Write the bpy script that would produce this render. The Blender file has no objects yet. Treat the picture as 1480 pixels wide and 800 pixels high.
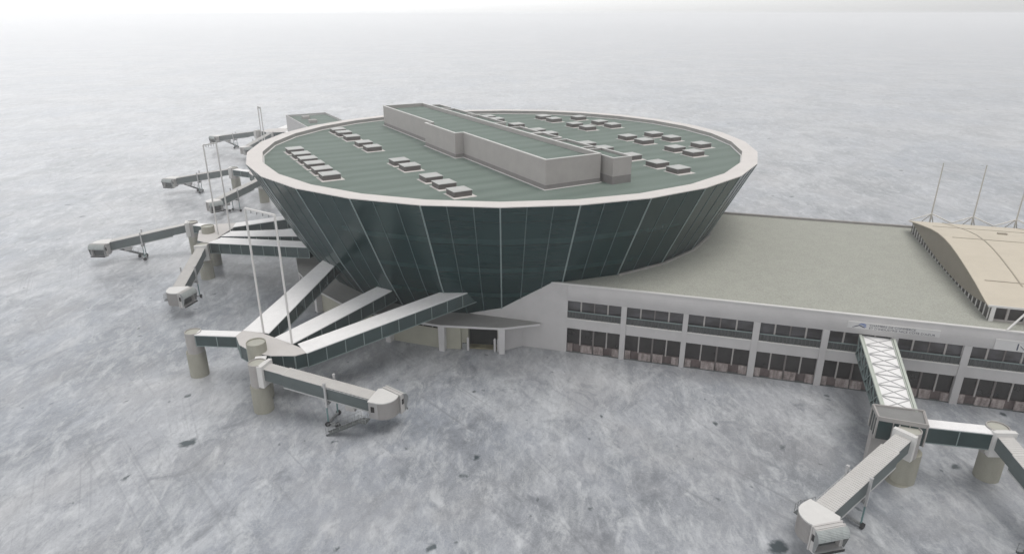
import bpy, math, random
from math import sin, cos, pi, radians, hypot, atan2, sqrt
from mathutils import Vector
random.seed(7)
scene = bpy.context.scene
COL = scene.collection
CAM_H = 41.6

# ------------------------------------------------------------------ materials
def new_mat(name):
    m = bpy.data.materials.new(name); m.use_nodes = True
    nt = m.node_tree; b = nt.nodes['Principled BSDF']
    return m, nt, b

ALB = 0.80
def noise_mat(name, col, rough=0.7, var=0.12, scale=0.6, detail=6, spec=0.4, metallic=0.0,
              stretch=(1, 1, 1), bump=0.0, fine=0.0, col2=None, rough_var=0.0):
    """solid colour broken up by world-space noise: dirt, age and unevenness"""
    m, nt, b = new_mat(name)
    col = tuple(c * ALB for c in col)
    if col2: col2 = tuple(c * ALB for c in col2)
    N, L = nt.nodes, nt.links
    geo = N.new('ShaderNodeNewGeometry')
    mp = N.new('ShaderNodeMapping'); mp.inputs['Scale'].default_value = stretch
    L.new(geo.outputs['Position'], mp.inputs['Vector'])
    n1 = N.new('ShaderNodeTexNoise'); n1.inputs['Scale'].default_value = scale
    n1.inputs['Detail'].default_value = detail; n1.inputs['Roughness'].default_value = 0.62
    L.new(mp.outputs['Vector'], n1.inputs['Vector'])
    ramp = N.new('ShaderNodeValToRGB')
    c2 = col2 or tuple(c * (1 - var) for c in col)
    c1 = tuple(min(1, c * (1 + var * 0.5)) for c in col)
    ramp.color_ramp.elements[0].position = 0.3; ramp.color_ramp.elements[0].color = (*c2, 1)
    ramp.color_ramp.elements[1].position = 0.68; ramp.color_ramp.elements[1].color = (*c1, 1)
    L.new(n1.outputs['Fac'], ramp.inputs['Fac'])
    out = ramp.outputs['Color']
    if fine > 0:
        n2 = N.new('ShaderNodeTexNoise'); n2.inputs['Scale'].default_value = 9.0
        n2.inputs['Detail'].default_value = 3
        L.new(geo.outputs['Position'], n2.inputs['Vector'])
        mr = N.new('ShaderNodeMapRange'); mr.inputs['From Min'].default_value = 0.3; mr.inputs['From Max'].default_value = 0.7
        mr.inputs['To Min'].default_value = 1 - fine; mr.inputs['To Max'].default_value = 1 + fine
        L.new(n2.outputs['Fac'], mr.inputs['Value'])
        mx = N.new('ShaderNodeVectorMath'); mx.operation = 'SCALE'
        L.new(out, mx.inputs[0]); L.new(mr.outputs['Result'], mx.inputs['Scale'])
        out = mx.outputs['Vector']
    L.new(out, b.inputs['Base Color'])
    b.inputs['Roughness'].default_value = rough
    if rough_var > 0:
        mr2 = N.new('ShaderNodeMapRange'); mr2.inputs['To Min'].default_value = rough - rough_var
        mr2.inputs['To Max'].default_value = rough + rough_var
        L.new(n1.outputs['Fac'], mr2.inputs['Value']); L.new(mr2.outputs['Result'], b.inputs['Roughness'])
    b.inputs['Specular IOR Level'].default_value = spec
    b.inputs['Metallic'].default_value = metallic
    if bump > 0:
        bp = N.new('ShaderNodeBump'); bp.inputs['Strength'].default_value = bump; bp.inputs['Distance'].default_value = 0.05
        n3 = N.new('ShaderNodeTexNoise'); n3.inputs['Scale'].default_value = 4.0; n3.inputs['Detail'].default_value = 5
        L.new(geo.outputs['Position'], n3.inputs['Vector'])
        L.new(n3.outputs['Fac'], bp.inputs['Height']); L.new(bp.outputs['Normal'], b.inputs['Normal'])
    return m

M = {}
M['white_roof'] = noise_mat('white_membrane', (0.90, 0.89, 0.885), rough=0.6, var=0.06, scale=1.2, fine=0.04)
M['coping'] = noise_mat('pale_coping', (0.70, 0.665, 0.64), rough=0.65, var=0.05, scale=0.5, fine=0.03)
M['parapet_in'] = noise_mat('weathered_parapet', (0.36, 0.345, 0.33), rough=0.8, var=0.15, scale=0.8)
M['hub_roof'] = noise_mat('pinkish_grey_membrane', (0.62, 0.595, 0.575), rough=0.8, var=0.05, scale=1.0, fine=0.03)
M['concrete'] = noise_mat('pier_concrete', (0.38, 0.37, 0.31), rough=0.85, var=0.12, scale=0.9, fine=0.04, bump=0.1, stretch=(1, 1, 0.4))
M['concrete_light'] = noise_mat('rotunda_cladding', (0.42, 0.40, 0.385), rough=0.6, var=0.08, scale=1.0)
M['rotunda_top'] = noise_mat('rotunda_roof', (0.46, 0.455, 0.40), rough=0.75, var=0.08, scale=1.5)
M['wall'] = noise_mat('grey_render', (0.53, 0.518, 0.516), rough=0.75, var=0.07, scale=0.5, fine=0.02)
M['plant_wall'] = noise_mat('plant_cladding', (0.415, 0.392, 0.377), rough=0.7, var=0.07, scale=0.6, fine=0.03)
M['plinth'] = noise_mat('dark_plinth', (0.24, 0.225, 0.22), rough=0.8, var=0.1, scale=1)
M['trim'] = noise_mat('white_trim', (0.72, 0.71, 0.69), rough=0.5, var=0.04, scale=1.5)
M['light_metal'] = noise_mat('light_metal', (0.55, 0.55, 0.55), rough=0.45, var=0.08, scale=2, metallic=0.2)
M['grey_metal'] = noise_mat('grey_metal', (0.30, 0.31, 0.31), rough=0.5, var=0.12, scale=2, metallic=0.2)
M['dark_metal'] = noise_mat('dark_metal', (0.10, 0.11, 0.11), rough=0.5, var=0.15, scale=2)
M['teal_metal'] = noise_mat('teal_metal', (0.16, 0.27, 0.27), rough=0.45, var=0.12, scale=2)
M['rubber'] = noise_mat('rubber', (0.03, 0.03, 0.032), rough=0.85, var=0.2, scale=3)
M['tunnel_side'] = noise_mat('tunnel_cladding', (0.115, 0.14, 0.14), rough=0.42, var=0.14, scale=0.7, fine=0.04, stretch=(1, 1, 2))
M['ribbed'] = noise_mat('ribbed_roof_sheet', (0.60, 0.585, 0.565), rough=0.6, var=0.06, scale=1.2)
M['cab'] = noise_mat('cab_panel', (0.56, 0.545, 0.53), rough=0.55, var=0.06, scale=1.5)
M['drum'] = noise_mat('cab_drum_slats', (0.40, 0.39, 0.385), rough=0.55, var=0.08, scale=1.5)
M['canvas'] = noise_mat('bellows_canvas', (0.42, 0.45, 0.445), rough=0.8, var=0.15, scale=2.0)
M['mullion'] = noise_mat('mullion_grey', (0.23, 0.285, 0.28), rough=0.5, var=0.06, scale=1)
M['mullion_fine'] = noise_mat('mullion_fine', (0.075, 0.12, 0.12), rough=0.5, var=0.1, scale=1)
M['canopy'] = noise_mat('canopy_roof', (0.34, 0.336, 0.32), rough=0.85, var=0.07, scale=1.0, fine=0.04)
M['beige_wall'] = noise_mat('beige_panels', (0.43, 0.42, 0.345), rough=0.75, var=0.08, scale=0.6, fine=0.02)
M['white_paint'] = noise_mat('white_paint', (0.60, 0.59, 0.59), rough=0.6, var=0.06, scale=1)
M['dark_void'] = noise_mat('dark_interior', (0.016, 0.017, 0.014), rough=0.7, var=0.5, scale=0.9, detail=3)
M['hall_roof'] = noise_mat('beige_roof_sheet', (0.60, 0.54, 0.44), rough=0.7, var=0.05, scale=0.5, fine=0.025)
M['hall_gable'] = noise_mat('olive_gable', (0.27, 0.245, 0.20), rough=0.75, var=0.08, scale=0.5)
M['seam'] = noise_mat('roof_seam', (0.36, 0.32, 0.255), rough=0.7, var=0.08, scale=1)
M['mast'] = noise_mat('mast_paint', (0.52, 0.50, 0.46), rough=0.6, var=0.08, scale=2)
M['glass_light'] = noise_mat('walkway_glazing', (0.035, 0.062, 0.062), rough=0.22, var=0.25, scale=0.35, spec=0.55)
M['sign'] = noise_mat('sign_board', (0.62, 0.615, 0.612), rough=0.5, var=0.03, scale=1)
M['sign_text'] = noise_mat('sign_lettering', (0.09, 0.09, 0.11), rough=0.5, var=0.05, scale=1)
M['logo_dark'] = noise_mat('emblem_navy', (0.05, 0.06, 0.10), rough=0.5, var=0.05, scale=1)
M['logo_blue'] = noise_mat('emblem_blue', (0.20, 0.25, 0.42), rough=0.5, var=0.1, scale=1)
M['annex_wall'] = noise_mat('annex_wall', (0.50, 0.49, 0.485), rough=0.7, var=0.05, scale=0.4)

def cone_glass():
    m, nt, b = new_mat('tinted_curtain_wall')
    N, L = nt.nodes, nt.links
    tc = N.new('ShaderNodeTexCoord')
    sep = N.new('ShaderNodeSeparateXYZ'); L.new(tc.outputs['Object'], sep.inputs[0])
    # the glass is banded by the floors behind it and lightly streaked along its courses
    mp = N.new('ShaderNodeMapping'); mp.inputs['Scale'].default_value = (0.10, 0.10, 3.2)
    L.new(tc.outputs['Object'], mp.inputs['Vector'])
    n1 = N.new('ShaderNodeTexNoise'); n1.inputs['Scale'].default_value = 1.0; n1.inputs['Detail'].default_value = 5
    n1.inputs['Roughness'].default_value = 0.7
    L.new(mp.outputs['Vector'], n1.inputs['Vector'])
    ramp = N.new('ShaderNodeValToRGB'); e = ramp.color_ramp.elements
    e[0].position = 0.28; e[0].color = (0.001, 0.012, 0.013, 1)
    e[1].position = 0.72; e[1].color = (0.004, 0.024, 0.025, 1)
    L.new(n1.outputs['Fac'], ramp.inputs['Fac'])
    # large panes differ slightly in tint
    n2 = N.new('ShaderNodeTexNoise'); n2.inputs['Scale'].default_value = 0.12; n2.inputs['Detail'].default_value = 2
    L.new(tc.outputs['Object'], n2.inputs['Vector'])
    mix = N.new('ShaderNodeMix'); mix.data_type = 'RGBA'; mix.blend_type = 'MIX'
    mix.inputs[7].default_value = (0.001, 0.022, 0.024, 1)
    mr = N.new('ShaderNodeMapRange'); mr.inputs['From Min'].default_value = 0.42; mr.inputs['From Max'].default_value = 0.62
    mr.inputs['To Max'].default_value = 0.6
    L.new(n2.outputs['Fac'], mr.inputs['Value']); L.new(mr.outputs['Result'], mix.inputs[0])
    L.new(ramp.outputs['Color'], mix.inputs[6])
    prev = mix.outputs[2]
    n4 = N.new('ShaderNodeTexNoise'); n4.inputs['Scale'].default_value = 0.9; n4.inputs['Detail'].default_value = 3
    L.new(tc.outputs['Object'], n4.inputs['Vector'])
    for zc, hw, tint in ((7.6, .35, (0.022, 0.052, 0.052)), (11.9, .35, (0.022, 0.052, 0.052)), (16.4, .4, (0.022, 0.052, 0.052)), (7.15, .10, (0.001, 0.006, 0.007)), (11.45, .10, (0.001, 0.006, 0.007)), (15.9, .12, (0.001, 0.006, 0.007)), (19.3, .08, (0.002, 0.007, 0.008))):
        cmp_ = N.new('ShaderNodeMath'); cmp_.operation = 'COMPARE'; cmp_.inputs[1].default_value = zc; cmp_.inputs[2].default_value = hw
        L.new(sep.outputs['Z'], cmp_.inputs[0])
        ml = N.new('ShaderNodeMath'); ml.operation = 'MULTIPLY'; L.new(cmp_.outputs[0], ml.inputs[0]); L.new(n4.outputs['Fac'], ml.inputs[1])
        m2 = N.new('ShaderNodeMix'); m2.data_type = 'RGBA'; L.new(ml.outputs[0], m2.inputs[0]); L.new(prev, m2.inputs[6]); m2.inputs[7].default_value = (*tint, 1)
        prev = m2.outputs[2]
    L.new(prev, b.inputs['Base Color'])
    b.inputs['Roughness'].default_value = 0.2
    b.inputs['IOR'].default_value = 1.5
    b.inputs['Specular IOR Level'].default_value = 0.36
    b.inputs['Specular Tint'].default_value = (0.72, 1.0, 0.98, 1)
    return m
M['glass'] = cone_glass()

def window_glass():
    m, nt, b = new_mat('window_glazing')
    N, L = nt.nodes, nt.links
    geo = N.new('ShaderNodeNewGeometry')
    mp = N.new('ShaderNodeMapping'); mp.inputs['Scale'].default_value = (0.5, 0.5, 0.9)
    L.new(geo.outputs['Position'], mp.inputs['Vector'])
    n1 = N.new('ShaderNodeTexNoise'); n1.inputs['Scale'].default_value = 1.1; n1.inputs['Detail'].default_value = 3
    L.new(mp.outputs['Vector'], n1.inputs['Vector'])
    ramp = N.new('ShaderNodeValToRGB'); e = ramp.color_ramp.elements
    e[0].position = 0.35; e[0].color = (0.028, 0.025, 0.026, 1)
    e[1].position = 0.7; e[1].color = (0.075, 0.073, 0.08, 1)
    L.new(n1.outputs['Fac'], ramp.inputs['Fac']); L.new(ramp.outputs['Color'], b.inputs['Base Color'])
    b.inputs['Roughness'].default_value = 0.2; b.inputs['Specular IOR Level'].default_value = 0.6
    return m
M['window'] = window_glass()
M['window_dark'] = noise_mat('ground_floor_glazing', (0.030, 0.026, 0.025), rough=0.25, var=0.5, scale=0.7, spec=0.5)
M['baggage'] = noise_mat('pinkish_counter_fronts', (0.42, 0.37, 0.355), rough=0.7, var=0.4, scale=1.6, col2=(0.15, 0.115, 0.11), stretch=(1.6, 1.6, 0.5))
M['dark_post'] = noise_mat('dark_post', (0.17, 0.15, 0.145), rough=0.6, var=0.15, scale=1.5)
M['screen'] = noise_mat('reddish_screen', (0.13, 0.10, 0.095), rough=0.6, var=0.5, scale=1.2, col2=(0.07, 0.05, 0.05), stretch=(1, 1, .5))
M['balustrade'] = noise_mat('balustrade_mesh', (0.075, 0.08, 0.08), rough=0.5, var=0.6, scale=4.0, stretch=(3, 3, 0.4), detail=2)

def green_roof():
    m, nt, b = new_mat('green_roof_membrane')
    N, L = nt.nodes, nt.links
    geo = N.new('ShaderNodeNewGeometry')
    mp = N.new('ShaderNodeMapping'); mp.vector_type = 'POINT'
    mp.inputs['Rotation'].default_value = (0, 0, radians(-29.5))
    L.new(geo.outputs['Position'], mp.inputs['Vector'])
    # felt rolled out in strips across the deck, alternate rolls a shade darker
    w = N.new('ShaderNodeTexWave'); w.wave_type = 'BANDS'; w.bands_direction = 'Y'
    w.inputs['Scale'].default_value = 0.085; w.inputs['Distortion'].default_value = 1.1
    w.inputs['Detail'].default_value = 2; w.inputs['Detail Scale'].default_value = 0.8
    L.new(mp.outputs['Vector'], w.inputs['Vector'])
    mp2 = N.new('ShaderNodeMapping'); mp2.inputs['Scale'].default_value = (0.15, 1.0, 1)
    L.new(mp.outputs['Vector'], mp2.inputs['Vector'])
    n1 = N.new('ShaderNodeTexNoise'); n1.inputs['Scale'].default_value = 0.7; n1.inputs['Detail'].default_value = 6
    L.new(mp2.outputs['Vector'], n1.inputs['Vector'])
    n2 = N.new('ShaderNodeTexNoise'); n2.inputs['Scale'].default_value = 6; n2.inputs['Detail'].default_value = 3
    L.new(geo.outputs['Position'], n2.inputs['Vector'])
    a = N.new('ShaderNodeMath'); a.operation = 'MULTIPLY_ADD'; a.inputs[1].default_value = 0.19; a.inputs[2].default_value = 0.145
    L.new(w.outputs['Fac'], a.inputs[0])
    a2 = N.new('ShaderNodeMath'); a2.operation = 'MULTIPLY_ADD'; a2.inputs[1].default_value = 0.60
    L.new(n1.outputs['Fac'], a2.inputs[0]); L.new(a.outputs[0], a2.inputs[2])
    a3 = N.new('ShaderNodeMath'); a3.operation = 'MULTIPLY_ADD'; a3.inputs[1].default_value = 0.22
    L.new(n2.outputs['Fac'], a3.inputs[0]); L.new(a2.outputs[0], a3.inputs[2])
    ramp = N.new('ShaderNodeValToRGB'); e = ramp.color_ramp.elements
    e[0].position = 0.36; e[0].color = (0.092, 0.124, 0.106, 1)
    e[1].position = 0.86; e[1].color = (0.150, 0.188, 0.166, 1)
    L.new(a3.outputs[0], ramp.inputs['Fac']); L.new(ramp.outputs['Color'], b.inputs['Base Color'])
    b.inputs['Roughness'].default_value = 0.8; b.inputs['Specular IOR Level'].default_value = 0.3
    return m
M['green_roof'] = green_roof()
M['gravel_roof'] = noise_mat('gravel_roof', (0.395, 0.40, 0.355), rough=0.95, var=0.06, scale=0.5, fine=0.20, spec=0.2)

def ground_mat():
    m, nt, b = new_mat('worn_concrete_apron')
    N, L = nt.nodes, nt.links
    geo = N.new('ShaderNodeNewGeometry')
    P = geo.outputs['Position']
    def mapping(scale, rot=0.0, src=P):
        # TEXTURE mapping turns first and stretches after: features run long in the direction `rot`
        mp = N.new('ShaderNodeMapping'); mp.vector_type = 'TEXTURE'; mp.inputs['Scale'].default_value = tuple(1 / c for c in scale)
        mp.inputs['Rotation'].default_value = (0, 0, rot); L.new(src, mp.inputs['Vector']); return mp.outputs['Vector']
    def noise(vec, scale, detail=5, rough=0.6, dist=0.0):
        n = N.new('ShaderNodeTexNoise'); n.inputs['Scale'].default_value = scale
        n.inputs['Detail'].default_value = detail; n.inputs['Roughness'].default_value = rough
        n.inputs['Distortion'].default_value = dist
        L.new(vec, n.inputs['Vector']); return n.outputs['Fac']
    def rng(v, a, b_, c, d):
        r = N.new('ShaderNodeMapRange'); r.inputs['From Min'].default_value = a; r.inputs['From Max'].default_value = b_
        r.inputs['To Min'].default_value = c; r.inputs['To Max'].default_value = d; L.new(v, r.inputs['Value']); return r.outputs['Result']
    def mixc(fac, ca, cb, mode='MIX'):
        x = N.new('ShaderNodeMix'); x.data_type = 'RGBA'; x.blend_type = mode
        for inp, c in ((x.inputs[6], ca), (x.inputs[7], cb)):
            if isinstance(c, tuple): inp.default_value = (*c, 1)
            else: L.new(c, inp)
        if isinstance(fac, (int, float)): x.inputs[0].default_value = fac
        else: L.new(fac, x.inputs[0])
        return x.outputs[2]
    warp = N.new('ShaderNodeTexNoise'); warp.inputs['Scale'].default_value = 0.05; warp.inputs['Detail'].default_value = 2
    L.new(P, warp.inputs['Vector'])
    base = mixc(rng(noise(P, 0.018, 3), 0.38, 0.62, 0, 1), (0.235, 0.258, 0.296), (0.345, 0.352, 0.368))
    D, W = (0.112, 0.124, 0.138), (0.56, 0.575, 0.588)
    R = radians
    base = mixc(rng(noise(mapping((0.8, 1.1, 1), R(60)), 0.035, 6, 0.72, 0.9), 0.47, 0.63, 0.0, 0.55), base, D)
    base = mixc(rng(noise(mapping((0.7, 1.3, 1), R(100)), 0.08, 6, 0.72, 0.8), 0.49, 0.66, 0.0, 0.52), base, D)
    base = mixc(rng(noise(mapping((0.7, 1.2, 1), R(85)), 0.12, 6, 0.72, 0.8), 0.50, 0.68, 0.0, 0.45), base, W)
    base = mixc(rng(noise(mapping((0.6, 1.3, 1), R(70)), 0.26, 6, 0.74, 0.7), 0.50, 0.68, 0.0, 0.50), base, D)
    base = mixc(rng(noise(mapping((0.6, 1.3, 1), R(95)), 0.42, 5, 0.74, 0.5), 0.50, 0.68, 0.0, 0.52), base, W)
    base = mixc(rng(noise(mapping((0.55, 1.35, 1), R(105)), 0.8, 5, 0.74, 0.4), 0.50, 0.70, 0.0, 0.32), base, D)
    base = mixc(rng(noise(mapping((0.55, 1.35, 1), R(80)), 1.2, 4, 0.7, 0.4), 0.50, 0.70, 0.0, 0.22), base, W)
    base = mixc(rng(noise(mapping((0.7, 1.2, 1), R(90)), 2.4, 4, 0.7), 0.50, 0.72, 0.0, 0.28), base, D)
    base = mixc(rng(noise(P, 6.0, 3, 0.7), 0.45, 0.70, 0.0, 0.2), base, W)
    # faint tint changes between pours
    base = mixc(rng(noise(mapping((1, 1, 1), 0.7), 0.07, 3), 0.47, 0.62, 0.0, 0.22), base, (0.335, 0.325, 0.32))
    # long faint scrapes crossing the apron
    for rot_, sc_ in ((-48, 0.8), (-60, 1.1)):
        scr = noise(mapping((0.03, 1.9, 1), R(rot_)), sc_, 3, 0.6, 0.15)
        msk = rng(noise(mapping((1, 1, 1), rot_), 0.05, 2), 0.50, 0.60, 0, 0.7)
        sm = N.new('ShaderNodeMath'); sm.operation = 'MULTIPLY'
        L.new(rng(scr, 0.56, 0.74, 0, 0.7), sm.inputs[0]); L.new(msk, sm.inputs[1])
        base = mixc(sm.outputs[0], base, (0.15, 0.158, 0.17))
    # worn smudges
    base = mixc(rng(noise(mapping((0.8, 1.1, 1), 1.4), 0.15, 6, 0.72, 0.9), 0.57, 0.70, 0, 0.65), base, (0.115, 0.125, 0.14))
    # scattered oil spots, a few big ones and more small ones
    nz = N.new('ShaderNodeTexNoise'); nz.inputs['Scale'].default_value = 1.3; nz.inputs['Detail'].default_value = 4
    L.new(P, nz.inputs['Vector'])
    for sc_, mx_, thr, amp, stg in ((0.055, 0.050, 0.30, 0.9, 0.95), (0.10, 0.045, 0.35, 0.7, 0.85), (0.19, 0.045, 0.50, 0.5, 0.6)):
        vor = N.new('ShaderNodeTexVoronoi'); vor.voronoi_dimensions = '2D'
        vor.inputs['Scale'].default_value = sc_; vor.inputs['Randomness'].default_value = 1.0
        wv = N.new('ShaderNodeVectorMath'); wv.operation = 'MULTIPLY_ADD'
        L.new(nz.outputs['Color'], wv.inputs[0]); wv.inputs[1].default_value = (amp * 2.0, amp * 1.2, 0); L.new(P, wv.inputs[2])
        L.new(mapping((0.75, 1.2, 1), 0.35 + sc_ * 9, wv.outputs[0]), vor.inputs['Vector'])
        sepc = N.new('ShaderNodeSeparateColor'); L.new(vor.outputs['Color'], sepc.inputs[0])
        size = rng(sepc.outputs[0], thr, 1.0, 0.0, mx_)
        sub = N.new('ShaderNodeMath'); sub.operation = 'SUBTRACT'; L.new(size, sub.inputs[0]); L.new(vor.outputs['Distance'], sub.inputs[1])
        spot = rng(sub.outputs[0], -0.006, 0.022, 0, stg)
        base = mixc(spot, base, (0.02, 0.035, 0.04))
    L.new(base, b.inputs['Base Color'])
    b.inputs['Roughness'].default_value = 0.4
    b.inputs['Coat Weight'].default_value = 0.22; b.inputs['Coat Roughness'].default_value = 0.2; b.inputs['Coat IOR'].default_value = 1.5
    b.inputs['IOR'].default_value = 1.5
    b.inputs['Specular IOR Level'].default_value = 0.5
    bp = N.new('ShaderNodeBump'); bp.inputs['Strength'].default_value = 0.08; bp.inputs['Distance'].default_value = 0.05
    L.new(noise(P, 1.2, 6), bp.inputs['Height']); L.new(bp.outputs['Normal'], b.inputs['Normal'])
    return m
M['ground'] = ground_mat()

# ------------------------------------------------------------------ mesh building
class MB:
    def __init__(s): s.v = []; s.f = []
    def face(s, pts):
        n = len(s.v); s.v += [tuple(p) for p in pts]; s.f.append(tuple(range(n, n + len(pts))))
    def prism(s, poly, z0, z1, poly2=None):
        """poly counter-clockwise (x,y); z0/z1 may be numbers or functions of (x,y)"""
        a = sum(poly[i][0] * poly[(i + 1) % len(poly)][1] - poly[(i + 1) % len(poly)][0] * poly[i][1] for i in range(len(poly)))
        poly2 = poly2 or poly
        if a < 0: poly = poly[::-1]; poly2 = poly2[::-1]
        fz0 = z0 if callable(z0) else (lambda x, y: z0); fz1 = z1 if callable(z1) else (lambda x, y: z1)
        n = len(s.v); k = len(poly)
        s.v += [(x, y, fz0(x, y)) for x, y in poly] + [(x, y, fz1(x, y)) for x, y in poly2]
        s.f.append(tuple(range(n, n + k))[::-1]); s.f.append(tuple(range(n + k, n + 2 * k)))
        for i in range(k):
            j = (i + 1) % k; s.f.append((n + i, n + j, n + k + j, n + k + i))
        return s
    def box(s, x0, x1, y0, y1, z0, z1):
        return s.prism([(x0, y0), (x1, y0), (x1, y1), (x0, y1)], z0, z1)
    def cyl(s, c, r, z0, z1, n=24, r1=None):
        r1 = r if r1 is None else r1
        p = [(c[0] + r * cos(2 * pi * i / n), c[1] + r * sin(2 * pi * i / n)) for i in range(n)]
        q = [(c[0] + r1 * cos(2 * pi * i / n), c[1] + r1 * sin(2 * pi * i / n)) for i in range(n)]
        return s.prism(p, z0, z1, q)
    def bar(s, p, q, w=0.1, h=None, up=(0, 0, 1)):
        """rectangular bar between two points"""
        h = h or w
        p = Vector(p); q = Vector(q); d = (q - p).normalized(); u = Vector(up)
        if abs(d.dot(u)) > 0.98: u = Vector((1, 0, 0))
        a = d.cross(u).normalized() * w / 2; b = a.cross(d).normalized() * h / 2
        n = len(s.v)
        for o in (p, q):
            for sa, sb in ((-1, -1), (1, -1), (1, 1), (-1, 1)): s.v.append(tuple(o + a * sa + b * sb))
        s.f += [(n, n + 1, n + 2, n + 3), (n + 7, n + 6, n + 5, n + 4)]
        for i in range(4):
            j = (i + 1) % 4; s.f.append((n + j, n + i, n + 4 + i, n + 4 + j))
        return s
    def tube(s, p, q, r, n=10, r1=None):
        r1 = r if r1 is None else r1
        p = Vector(p); q = Vector(q); d = (q - p).normalized()
        u = Vector((0, 0, 1)) if abs(d.z) < 0.95 else Vector((1, 0, 0))
        a = d.cross(u).normalized(); b = d.cross(a)
        k = len(s.v)
        for o, rr in ((p, r), (q, r1)):
            for i in range(n):
                t = 2 * pi * i / n; s.v.append(tuple(o + a * rr * cos(t) + b * rr * sin(t)))
        s.f.append(tuple(range(k, k + n))); s.f.append(tuple(range(k + n, k + 2 * n))[::-1])
        for i in range(n):
            j = (i + 1) % n; s.f.append((k + j, k + i, k + n + i, k + n + j))
        return s
    def build(s, name, mat, parent=None, origin=None, smooth=False, xf=None):
        me = bpy.data.meshes.new(name)
        vs = s.v
        if xf: vs = [xf(*p) for p in vs]
        o = origin if origin is not None else ((0, 0, 0) if parent is None else tuple(parent.get('_w', (0, 0, 0))))
        me.from_pydata([(x - o[0], y - o[1], z - o[2]) for x, y, z in vs], [], s.f)
        me.validate(); me.update()
        import bmesh
        bm = bmesh.new(); bm.from_mesh(me); bmesh.ops.recalc_face_normals(bm, faces=bm.faces); bm.to_mesh(me); bm.free()
        me.materials.append(mat)
        if smooth:
            for p in me.polygons: p.use_smooth = True
            try: me.set_sharp_from_angle(angle=radians(35))
            except Exception: pass
        ob = bpy.data.objects.new(name, me); COL.objects.link(ob)
        if parent is not None:
            ob.parent = parent; ob['_w'] = list(o)
        else:
            ob.location = o; ob['_w'] = list(o)
        return ob

def thing(name, label, cat, loc=(0, 0, 0), group=None):
    o = bpy.data.objects.new(name, None); COL.objects.link(o)
    o.location = loc; o['_w'] = list(loc); o['label'] = label; o['category'] = cat
    if group: o['group'] = group
    o.empty_display_size = 1
    return o
def struct(o): o['kind'] = 'structure'; return o
def kids(o): return [c for c in bpy.data.objects if c.parent == o]

# ------------------------------------------------------------------ ground
g = MB(); G = 9000
g.face([(-G, -400, 0), (G, -400, 0), (G, G, 0), (-G, G, 0)])
ground = struct(g.build('ground', M['ground']))

# ------------------------------------------------------------------ round concourse
CX, CY = -1.504, 113.37
ZR, RR = 21.44, 41.09           # rim height, rim radius
NS, T0 = 28, 0.0042
SL = 0.50                       # metres of radius lost per metre down
ZK = 9.6
def cr(z):
    if z >= ZK: return RR - SL * (ZR - z)
    return RR - SL * (ZR - ZK) - 0.60 * (ZK - z)
def ring(k, r, z=None):
    a = T0 + 2 * pi * k / NS
    p = (CX + r * sin(a), CY - r * cos(a))
    return p if z is None else (*p, z)
ZDK = 20.72                     # roof deck level
ZB = 3.7                        # bottom of the glass
base = (CX, CY, 0)
conc = thing('round_concourse', 'round airport concourse of dark green glass flaring out to a wide pale rim', 'building', base)
c = MB()
for k in range(NS):
    for z0_, z1_ in ((ZB, ZK), (ZK, ZR - 0.12)):
        c.face([ring(k, cr(z0_), z0_), ring(k + 1, cr(z0_), z0_), ring(k + 1, cr(z1_), z1_), ring(k, cr(z1_), z1_)])
c.face([ring(k, cr(ZB), ZB) for k in range(NS)][::-1])
cone = c.build('curtain_wall', M['glass'], conc)
# mullions: one wide at every corner, two thin in every bay
for k in range(NS):
    for j in range(3):
        t = j / 3
        def pt(z, off):
            a = ring(k, cr(z) + off, z); b = ring(k + 1, cr(z) + off, z)
            return tuple(a[i] * (1 - t) + b[i] * t for i in range(3))
        m_ = MB()
        wide = j == 0
        for z0_, z1_ in ((ZB + 0.05, ZK), (ZK, ZR - 0.14)):
            m_.bar(pt(z0_, 0.02), pt(z1_, 0.02), 0.18 if wide else 0.10, 0.10 if wide else 0.07,
                   up=(pt(10, 1)[0] - pt(10, 0)[0], pt(10, 1)[1] - pt(10, 0)[1], -0.5))
        m_.build('corner_mullion' if wide else 'thin_mullion', M['mullion'] if wide else M['mullion_fine'], cone)
RI = 38.76
cu_ = MB()
for k in range(2, 12):
    a0, a1, b0, b1 = (ring(k, cr(9.9) + .05, 9.86), ring(k + 1, cr(9.9) + .05, 9.86), ring(k, cr(9.9) + .38, 9.86), ring(k + 1, cr(9.9) + .38, 9.86))
    cu_.prism([a0[:2], a1[:2], b1[:2], b0[:2]], 9.5, 9.84)
cu_.build('roof_curb', M['parapet_in'], conc)
rim = MB()
for k in range(NS):
    o0, o1, i0, i1 = ring(k, RR, ZR), ring(k + 1, RR, ZR), ring(k, RI, ZR), ring(k + 1, RI, ZR)
    lo = lambda p, dz: (p[0], p[1], p[2] - dz)
    rim.face([o0, o1, i1, i0]); rim.face([lo(o0, .11), lo(o1, .11), o1, o0])
rim_o = rim.build('rim_coping', M['coping'], conc)
inn = MB()
for k in range(NS):
    i0, i1 = ring(k, RI, ZR - 0.003), ring(k + 1, RI, ZR - 0.003)
    j0, j1 = ring(k, RI, ZDK - 0.05), ring(k + 1, RI, ZDK - 0.05)
    inn.face([i0, i1, j1, j0])
inn.build('parapet_face', M['parapet_in'], conc)
fl = MB()
for k in range(NS):
    a0, a1, b0, b1 = ring(k, RI - .01, ZDK + .12), ring(k + 1, RI - .01, ZDK + .12), ring(k, RI - .16, ZDK + .03), ring(k + 1, RI - .16, ZDK + .03)
    fl.face([a0, a1, b1, b0])
fl.build('edge_flashing', M['trim'], conc)
dk = MB(); dk.face([ring(k, RI + 0.02, ZDK) for k in range(NS)])
deck = dk.build('roof_deck', M['green_roof'], conc)

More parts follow.
